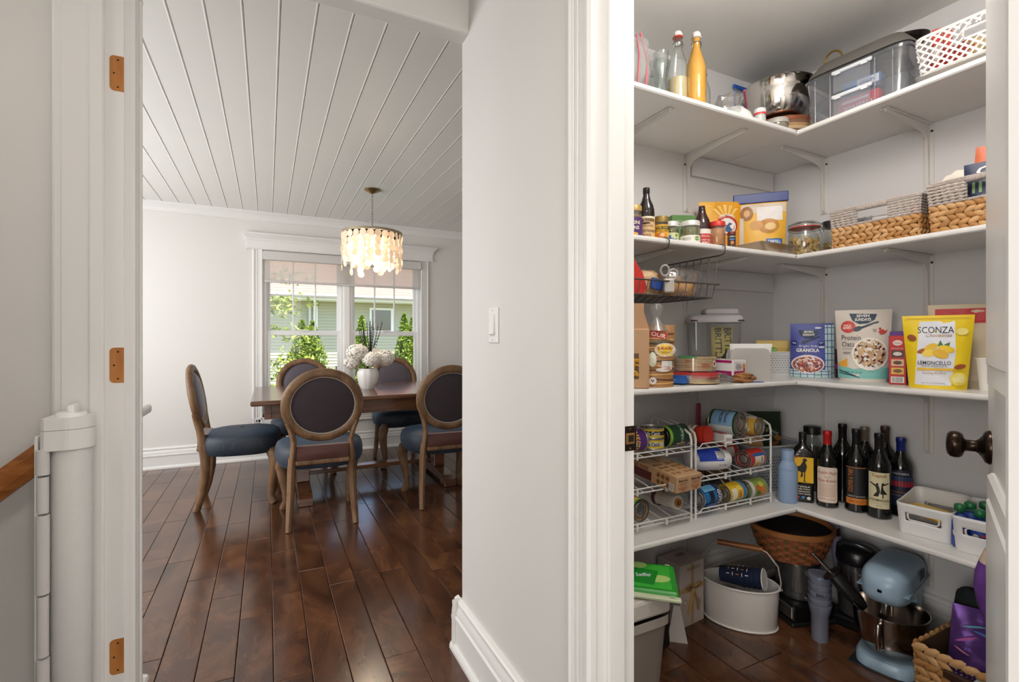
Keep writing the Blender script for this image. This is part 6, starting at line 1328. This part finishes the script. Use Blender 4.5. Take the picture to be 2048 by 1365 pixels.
handled_bin('white handled bin of yellow packets beside the wine bottles', (2.085, .878, S4), -82, .155, .20, .105)
handled_bin('white handled bin full of green-capped yogurt pouches', (2.07, .715, S4), -82, .155, .20, .112)
for i, (dx, dy, rz, c, l) in enumerate(((0.0, .03, 8, '#e3b81f', 'yellow candy packet lying on top in the handled bin'), (.02, -.01, -14, '#d9a81c', 'deep yellow candy packet under the top one in the handled bin'), (-.045, .0, 4, '#b8342c', 'red candy packet against the front of the handled bin'))):
    tag(MB().cbox((0, 0, .007), (.055 if i == 2 else .11, .10, .014), 0, .006, 2).build('candy_packet', M(c, .35, var=.15, vscale=30), None, (2.085 + dx, .875 + dy * .6, S4 + (.068, .046, .02)[i]), (R(4), R(6), R(rz))), l, 'snack')
g = random.Random(77)
CAPM = M('#1f6a3c', .35); PM = M('#27479c', .4)
k = 0
for i, (x, y) in enumerate(((2.015, .775), (2.015, .725), (2.015, .672), (2.065, .768), (2.07, .715), (2.07, .662), (2.12, .75), (2.12, .70))):
    t = thing('yogurt_pouch', 'blue yogurt pouch with green screw cap standing in the handled bin', 'pouch', (x, y, S4 + .004), -80, 'yogurt pouches in the bin')
    MB().lathe([(.020, 0), (.022, .01), (.022, .08), (.016, .10), (.007, .108)], 14, sy=.7).build('pouch', PM, t)
    MB().lathe([(.0135, .104), (.0155, .106), (.0155, .122), (.012, .126), (.001, .126)], 16).build('screw_cap', CAPM, t, (0, 0, .004 + g.uniform(0, .008)))
    if i < 3: prints(t, lambda u, v, off: ((.022 + off) * math.sin(u / .022), -(.0154 + off) * math.cos(u / .022), v), [('t', 0, .078, .026, .016, 'yogurt\npouch', '#eef0f4'), ('e', -.008, .045, .009, .012, '#e8d9b8'), ('e', .010, .055, .005, .005, '#c03a3a')])

# ------------------------------------------------------------------ pantry floor
carton('gift_box', 'tall pale gift carton tied with a gold ribbon bow', 'box', (1.545, 1.518, 0), 6, .15, .115, .252, '#c4bab2', [('t', .005, .230, .08, .012, 'TOACEUCP', '#5a5048', {'bold': .01}), ('r', 0, .15, .148, .020, '#b59463'), ('r', .0, .125, .016, .248, '#b59463'), ('e', -.045, .10, .014, .014, '#a89a8a'), ('e', -.045, .10, .009, .009, '#d6cec6'), *[('r', .03 + .009 * (i % 3), .07 + .012 * (i // 3), .006, .009, '#b5907a') for i in range(9)]], left=[('t', -.03, .20, .04, .02, 'T', '#b0a69c'), ('r', 0, .15, .115, .020, '#b59463')], topp=[('r', .02, .02, .05, .02, '#8f867e')])
gb = [o for o in COL.objects if o.get('label', '').startswith('tall pale gift')][0]
mb = MB()
for s in (-1, 1):
    mb.tube([(0, -.062, .185), (s * .03, -.072, .205), (s * .045, -.068, .195), (s * .025, -.066, .178), (0, -.062, .183)], .006, 6, flat=.35).tube([(0, -.062, .18), (s * .02, -.066, .13), (s * .032, -.062, .085)], .007, 6, flat=.3)
mb.build('ribbon_bow', M('#b8955c', .4), gb, (0, 0, -.03))
tag(MB().prism([(-.035, 0), (.04, 0), (.012, .14), (-.012, .14)], -.003, .003, 0, Matrix(((1, 0, 0, 0), (0, 0, 1, 0), (0, 1, 0, 0), (0, 0, 0, 1)))).build('paper_leaflet', M('#c9c3bc', .6), None, (1.405, 1.40, .001), (0, 0, R(-40))), 'folded printed leaflet propped before the gift carton', 'leaflet')
t = thing('wipes_pack', 'bright green wipes packet lying on the grey tote', 'packet', (1.11, 1.255, .362), -30, rot=(R(10), R(2), R(-38)))
MB().box((-.095, -.075, 0), (.105, .075, .024), 0, .009, 2).build('packet_body', M('#2f9a34', .3), t)
MB().box((.075, -.088, .006), (.093, .088, .016), 0, .002).box((-.095, -.092, .004), (.11, -.074, .016), 0, .003).build('crimped_edge', M('#cfd8b4', .5), t)
prints(t, S_top(.0243), [('r', 0, 0, .17, .12, '#3fb53a'), ('e', -.02, .05, .035, .018, '#bfe08a', 10), ('e', .05, -.01, .035, .018, '#b5d97c', 10), ('p', [(-.03, .035), (.05, .03), (.03, -.045), (-.05, -.04)], '#1c8a2c'), ('t', .0, .0, .05, .018, 'Swiffer', '#dfe9ea', {'bold': .02, 'rot': 10})])
t = thing('storage_tote', 'grey lidded tote under the green wipes packet', 'storage box', (1.03, 1.34, 0), 0)
MB().grid(lambda u, v: superell(2 * PI * u, .13 * (.88 + .12 * v), .16 * (.88 + .12 * v), 8) + (.26 * v,), 40, 3, 0, True).box((-.11, -.14, 0), (.11, .14, .004)).build('tote_body', M('#8d8378', .5), t)
MB().grid(lambda u, v: superell(2 * PI * u, .137, .167, 8) + (.255 + .03 * v,), 40, 1, 0, True).build('tote_rim', M('#b0a89e', .5), t)
tag(MB().box((-.12, -.15, 0), (.12, .15, .06), 0, .01, 2).build('carton_stack', M('#cfc9bf', .6), None, (1.04, 1.33, .286)), 'pale flat carton between the tote and the green wipes', 'box')
tag(crumple(MB(), (0, 0, .14), (.11, .13, .28), 81, amp=.08).build('black_bag', M('#0f0f11', .6), None, (1.27, 1.40, 0)), 'slumped black bag beside the grey tote', 'bag')
TINW = M('#e3ded8', .35)
t = thing('oval_tin', 'white oval enamel tub with arched handles', 'tub', (1.75, 1.395, 0), -54)
def ov(u, k): return (math.cos(2 * PI * u) * .145 * k, math.sin(2 * PI * u) * .095 * k)
MB().grid(lambda u, v: ov(u, (.93, .95, 1.0, .985, .93)[round(v * 4)]) + ((.0, .004, .165, .165, .01)[round(v * 4)],), 48, 4, 0, True).build('tub_wall', TINW, t)
for z, k in ((.006, .955), (.165, 1.005)): MB().tube([ov(i / 48, k) + (z,) for i in range(48)], .004, 6, closed=True).build('rolled_rim', TINW, t)
MB().add([ov(i / 48, .92) + (.008,) for i in range(48)], [tuple(range(48))]).build('tub_floor', TINW, t)
for s in (-1, 1):
    MB().tube([(s * .148, 0, .155), (s * .15, .0, .19), (s * .14, .0, .25), (s * .10, .0, .30), (s * .075, .0, .31)], .007, 6, flat=.4).build('handle_strap', TINW, t)
    MB().lathe([(.006, 0), (.006, .004)], 10, X=Matrix.Translation((s * .152, 0, .16)) @ Matrix.Rotation(R(90 * s), 4, 'Y')).build('rivet', M('#6a655f', .4, .6), t)
MB().tube([(-.085, 0, .31), (.085, 0, .31)], .011, 10).build('wooden_grip', RAILW, t)
t = thing('paper_cup_sleeve', 'sleeve of navy patterned paper cups poking out of the white tub', 'cups', (1.70, 1.445, .185), 0, rot=(R(82), 0, R(24)))
for k in range(5):
    MB().lathe([(.030, 0), (.039, .088), (.0405, .09), (.0405, .094), (.037, .094), (.029, .006), (.001, .006)], 26).build('paper_cup', M('#1f2a44', .5), t, (0, 0, .018 * k))
MB().lathe([(.0405, .166), (.038, .1665), (.033, .11), (.001, .108)], 26).build('cup_inside', M('#e6e4e0', .5), t)
MB().tube([(.0405 * math.cos(2 * PI * k / 26), .0405 * math.sin(2 * PI * k / 26), .165) for k in range(26)], .002, 6, closed=True).build('rolled_rim', M('#e6e4e0', .5), t)
prints(t, S_cyl(.0395, .0, R(170)), [('r', -.05 + .02 * i, .04 + .018 * j, .012, .0028, ('#e9e4da', '#d98a3a', '#e9e4da')[(i + j) % 3], 90 * ((i + j) % 2)) for i in range(6) for j in range(5)])
tag(crumple(MB(), (0, 0, .06), (.08, .07, .12), 83, amp=.12).build('snack_bag', FILM2, None, (1.72, 1.43, .012)), 'crumpled clear bag in the white oval tub', 'plastic bag')
# food processor with splint basket on top
t = thing('food_processor', 'black and steel food processor with clear work bowl', 'food processor', (2.02, 1.325, 0), -108)
MB().box((-.10, -.10, .015), (.10, .10, .085), 0, .012, 3).build('motor_base', M('#141414', .25), t)
MB().box((-.099, -.104, .032), (.099, -.098, .080), 0, .004).build('steel_front', M('#a8a39c', .25, .9), t)
MB().box((-.105, -.105, 0), (.105, .105, .018), 0, .006).build('foot_plate', M('#0f0f0f', .5), t)
prints(t, S_flat(-.1042), [('t', -.02, .065, .10, .014, 'Cuisinart', '#5a5650', {'bold': .02}), ('t', -.04, .050, .08, .006, 'FOOD PROCESSOR', '#6a665f')])
MB().lathe([(.001, .088), (.076, .088), (.082, .10), (.085, .225), (.088, .23), (.083, .23), (.078, .10), (.001, .094)], 36).build('work_bowl', CLEAR('#cfcdca', .08, .12), t)
MB().tube([(.085, -.03, .215), (.125, -.04, .21), (.13, -.04, .16), (.12, -.04, .115), (.085, -.03, .105)], .009, 8).build('bowl_handle', CLEAR('#d8d6d4', .15, .12), t)
MB().lathe([(.088, .23), (.088, .242), (.06, .248), (.001, .248)], 36).build('bowl_lid', CLEAR('#c9c7c4', .1, .12), t)
MB().lathe([(.02, .09), (.022, .2), (.012, .21), (.001, .21)], 16).build('blade_hub', M('#d8d6d2', .4), t)
# splint basket
t = thing('splint_basket', 'round brown splint basket resting on the food processor', 'basket', (1.99, 1.335, .2495), 0)
SPL = [M('#8e4e2a', .55, var=.2, vscale=30), M('#6f5a34', .6, var=.2, vscale=30)]
for j in range(7):
    z = .012 + .0155 * j; r0 = .105 + .052 * (z / .125) ** .7; n = 26; mb = MB()
    mb.grid(lambda u, v: (lambda r: (r * math.cos(2 * PI * u), r * math.sin(2 * PI * u), z + .0145 * (v - .5)))(r0 + .0045 * math.cos(n * PI * u * 2 / 2 + PI * j)), n * 4, 1, 0, True)
    mb.build('weaver_splint', SPL[0], t)
for k in range(26):
    a = 2 * PI * k / 26; ca, sa = math.cos(a), math.sin(a)
    MB().tube([(ca * r, sa * r, z) for r, z in ((.103, .0), (.128, .035), (.146, .08), (.157, .122))], .0055, 6, flat=.35).build('upright_splint', SPL[1], t)
MB().lathe([(.001, .0), (.103, .0), (.103, .004), (.001, .004)], 30).build('basket_floor', SPL[1], t)
MB().lathe([(.150, .118), (.162, .116), (.163, .135), (.152, .136), (.150, .118)], 52).build('rim_band', M('#9a6233', .5, var=.15, vscale=40), t)
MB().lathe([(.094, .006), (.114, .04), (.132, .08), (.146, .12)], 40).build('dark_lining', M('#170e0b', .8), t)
# frosted cups
t = thing('cup_stack', 'stack of frosted clear plastic tumblers', 'cups', (1.918, 1.168, 0), 0)
FR = CLEAR('#c9d0e2', .62, .06, '#b9bfd2', .25)
for k in range(5): MB().lathe([(.001, .003), (.029, .0), (.031, .1), (.034, .105), (.0405, .138), (.0405, .142), (.038, .142), (.033, .11), (.001, .006)], 30).build('tumbler', FR, t, (0, 0, .0265 * k))
MB().lathe([(.0415, .24), (.0425, .248), (.0415, .254), (.001, .256)], 30).build('cup_lid', CLEAR('#c9d4e8', .55, .1, '#aebbd6', .2), t)
prints(t, S_cyl(.0408, .0, R(-52)), [('t', 0, .185, .032, .014, 'MIU', '#2c2f36', {'bold': .01})])
# black air fryer
t = thing('juicer', 'black kitchen appliance with clear front jug behind the tumblers', 'appliance', (2.165, 1.158, 0), -80)
MB().box((-.075, -.085, 0), (.075, .085, .05), 0, .012, 2).box((-.07, .02, .04), (.07, .085, .30), 0, .012, 2).build('housing', M('#121213', .3), t)
MB().lathe([(.056, .05), (.066, .06), (.07, .26), (.066, .26), (.062, .066), (.001, .06)], 32, c=(0, -.02, 0)).build('clear_jug', CLEAR('#b9bcc4', .10, .14), t)
MB().lathe([(.073, .262), (.076, .27), (.073, .31), (.06, .325), (.001, .328)], 32, c=(0, -.02, 0)).build('jug_lid', M('#17171a', .3), t)
MB().tube([(-.05, -.06, .325), (-.03, -.075, .345), (.02, -.08, .35), (.06, -.06, .335)], .012, 8).build('lid_handle', M('#2c2e33', .2), t)
t = thing('salt_mill', 'pale lavender pepper mill with black collar behind the appliance', 'mill', (2.205, 1.235, .0), 0, rot=(R(-3), R(-7), 0))
MB().lathe([(.022, 0), (.022, .30), (.020, .34)], 18).lathe([(.017, .36), (.02, .40), (.021, .435), (.016, .445), (.001, .446)], 18).build('mill_body', M('#9c93b0', .4), t); MB().lathe([(.0205, .335), (.0205, .362), (.0175, .366)], 18).build('collar', M('#141414', .4), t)
# stand mixer
MXB = M('#9fb8cc', .3, spec=.5)
t = thing('stand_mixer', 'pale blue stand mixer with steel bowl on the pantry floor', 'mixer', (2.055, .982, .0), -78)
# local: head axis along y, bowl toward -y
MB().grid(lambda u, v: (lambda x, y, z: (x, y, z))(*superell(2 * PI * u, (.088, .095, .095, .088, .05)[round(v * 4)], (.15, .157, .157, .15, .11)[round(v * 4)], 3.6), (.0, .006, .03, .042, .045)[round(v * 4)]), 44, 4, 0, True).build('base', MXB, t)
MB().box((-.055, .06, .04), (.055, .14, .25), 0, .02, 3).build('column', MXB, t)
def head(u, v):
    a = 2 * PI * u; q = -math.cos(PI * v) * .9999; y = .17 * q
    k = max(.002, (1 - abs(q) ** 4.2)) ** .38
    x, z = superell(a, .074 * k, .066 * k, 3.4); return (x, y, .295 + z)
MB().grid(head, 40, 26, 0, True).build('head', MXB, t, ang=80)
MB().box((-.0755, -.14, .284), (.0755, .14, .288)).build('seam_line', M('#7f99ad', .4), t)
mb = MB()
for k in range(7): mb.box((.0725, .0 + .010 * k, .30), (.0752, .004 + .010 * k, .335))
mb.build('vent_slots', M('#3c4954', .6), t)
MB().lathe([(.001, .045), (.06, .045), (.075, .055), (.103, .11), (.110, .18), (.113, .195), (.115, .199), (.112, .2), (.106, .18), (.099, .11), (.07, .058), (.001, .052)], 44, c=(0, -.055, .0)).build('steel_bowl', M('#b5aca4', .16, 1.0), t)
MB().tube([(.0, -.165, .18), (.0, -.190, .182), (.0, -.196, .15), (.0, -.184, .10), (.0, -.148, .085)], .009, 8, flat=.6).build('bowl_handle', M('#b5aca4', .16, 1.0), t)
MB().lathe([(.02, .19), (.02, .245)], 16, c=(0, -.09, 0)).build('beater_shaft', STEEL, t)
MB().box((-.10, -.16, -.0), (.10, .16, .004), 0, .002).build('foot_pad', M('#1a1c1f', .6), t)
t = thing('immersion_blender', 'black stick blender with steel shaft leaning into the mixer bowl', 'blender', (1.965, 1.035, .175), 0, rot=tuple(Vector((-.085, .132, .16)).to_track_quat('Z', 'Y').to_euler()))
MB().lathe([(.016, 0), (.024, .03), (.026, .10), (.022, .135)], 18).build('motor_grip', M('#1b1a1a', .35), t)
MB().lathe([(.022, .135), (.036, .142), (.036, .146), (.012, .15)], 22).build('guard_ring', M('#161616', .4), t)
MB().lathe([(.0075, .148), (.0065, .235), (.001, .236)], 14).build('steel_shaft', M('#9a948c', .2, 1.0), t)
# hyacinth floor basket with bags
t = thing('floor_basket', 'square water-hyacinth basket with dark wooden handle on the floor', 'basket', (1.985, .655, 0), -90)
mb = MB(); g = random.Random(6)
hyacinth(mb, .33, .26, .004, .2, 8, .25, g, .05, lambda p, z: p.y < -.12 and abs(p.x) < .085 and .12 < z < .172); mb.build('hyacinth_weave', HYA, t)
MB().grid(lambda u, v: (superell(2 * PI * u, .158 * (1 + .04 * v), .122 * (1 + .04 * v), 14)) + (.003 + (.112 if abs(superell(2 * PI * u, 1, 1, 14)[1] + 1) < .05 else .19) * v,), 48, 3, 0, True).box((-.15, -.115, .001), (.15, .115, .006)).build('liner', M('#5e4426', .9), t)
MB().box((-.095, -.148, .134), (.095, -.132, .160), 0, .005, 2).build('wooden_handle', WOOD('dark_handle', ['#2c1a12', '#4a2d1e'], (4, 30, 30)), t)
t = pouch('holographic_bag', 'purple holographic zipped pouch with silver mesh foot in the basket', 'pouch', (2.03, .735, .012), -66, .17, .29, .05, '#7a4aa0', [('r', 0, .105, .15, .004, '#2a1640'), *[('r', -.066 + .0125 * i, .03 + .011 * j, .006, .005, ('#d8d2cc', '#a8865a', '#9a8ab8')[(i + j) % 3], 45) for i in range(11) for j in range(6)], ('e', -.03, .19, .03, .004, '#c05ab0', 30), ('e', .02, .215, .034, .004, '#5a7ac8', -15), ('e', .04, .17, .026, .003, '#a070d0', 20), ('e', -.04, .15, .02, .003, '#d88aa8', -25), ('e', -.01, .235, .028, .003, '#6ab0c8', 12)], top=.72, seed=4, mat=M('#7d55a8', .18, .55, var=.3, vscale=14))
tag(crumple(MB(), (0, 0, .17), (.05, .10, .33), 91, amp=.06).build('folded_cloth', M('#1a2422', .85), None, (2.075, .765, .008), (0, 0, 0)), 'dark green folded cloth at the back of the floor basket', 'cloth')
t = thing('tie_dye_roll', 'purple tie-dyed cloth roll with tan top standing by the open door', 'cloth', (1.725, .575, 0))
MB().lathe([(.03, 0), (.028, .30), (.03, .40), (.05, .455), (.057, .50), (.054, .54), (.046, .57)], 24).build('purple_cloth', M('#6a3a90', .85, var=.65, vscale=38, bump=.5, bscale=60), t)
MB().lathe([(.046, .57), (.036, .60), (.018, .64), (.008, .66), (.001, .662)], 24).build('tan_top', M('#cdb7a0', .85, var=.3, vscale=60), t)
tag(MB().box((-.05, -.06, 0), (.05, .06, .11), 0, .012, 2).build('spotted_pouch', M('#d8d6d2', .6), None, (1.92, .655, .008)), 'white pouch with black spots low in the floor basket', 'pouch')
sp = [o for o in COL.objects if o.get('label', '').startswith('white pouch with black spots')][0]; g = random.Random(2)
prints(sp, S_left(-.05), [('e', g.uniform(-.05, .05), g.uniform(.01, .1), g.uniform(.004, .008), g.uniform(.003, .006), '#16161a', g.uniform(0, 180)) for _ in range(30)], 'printed_spots')
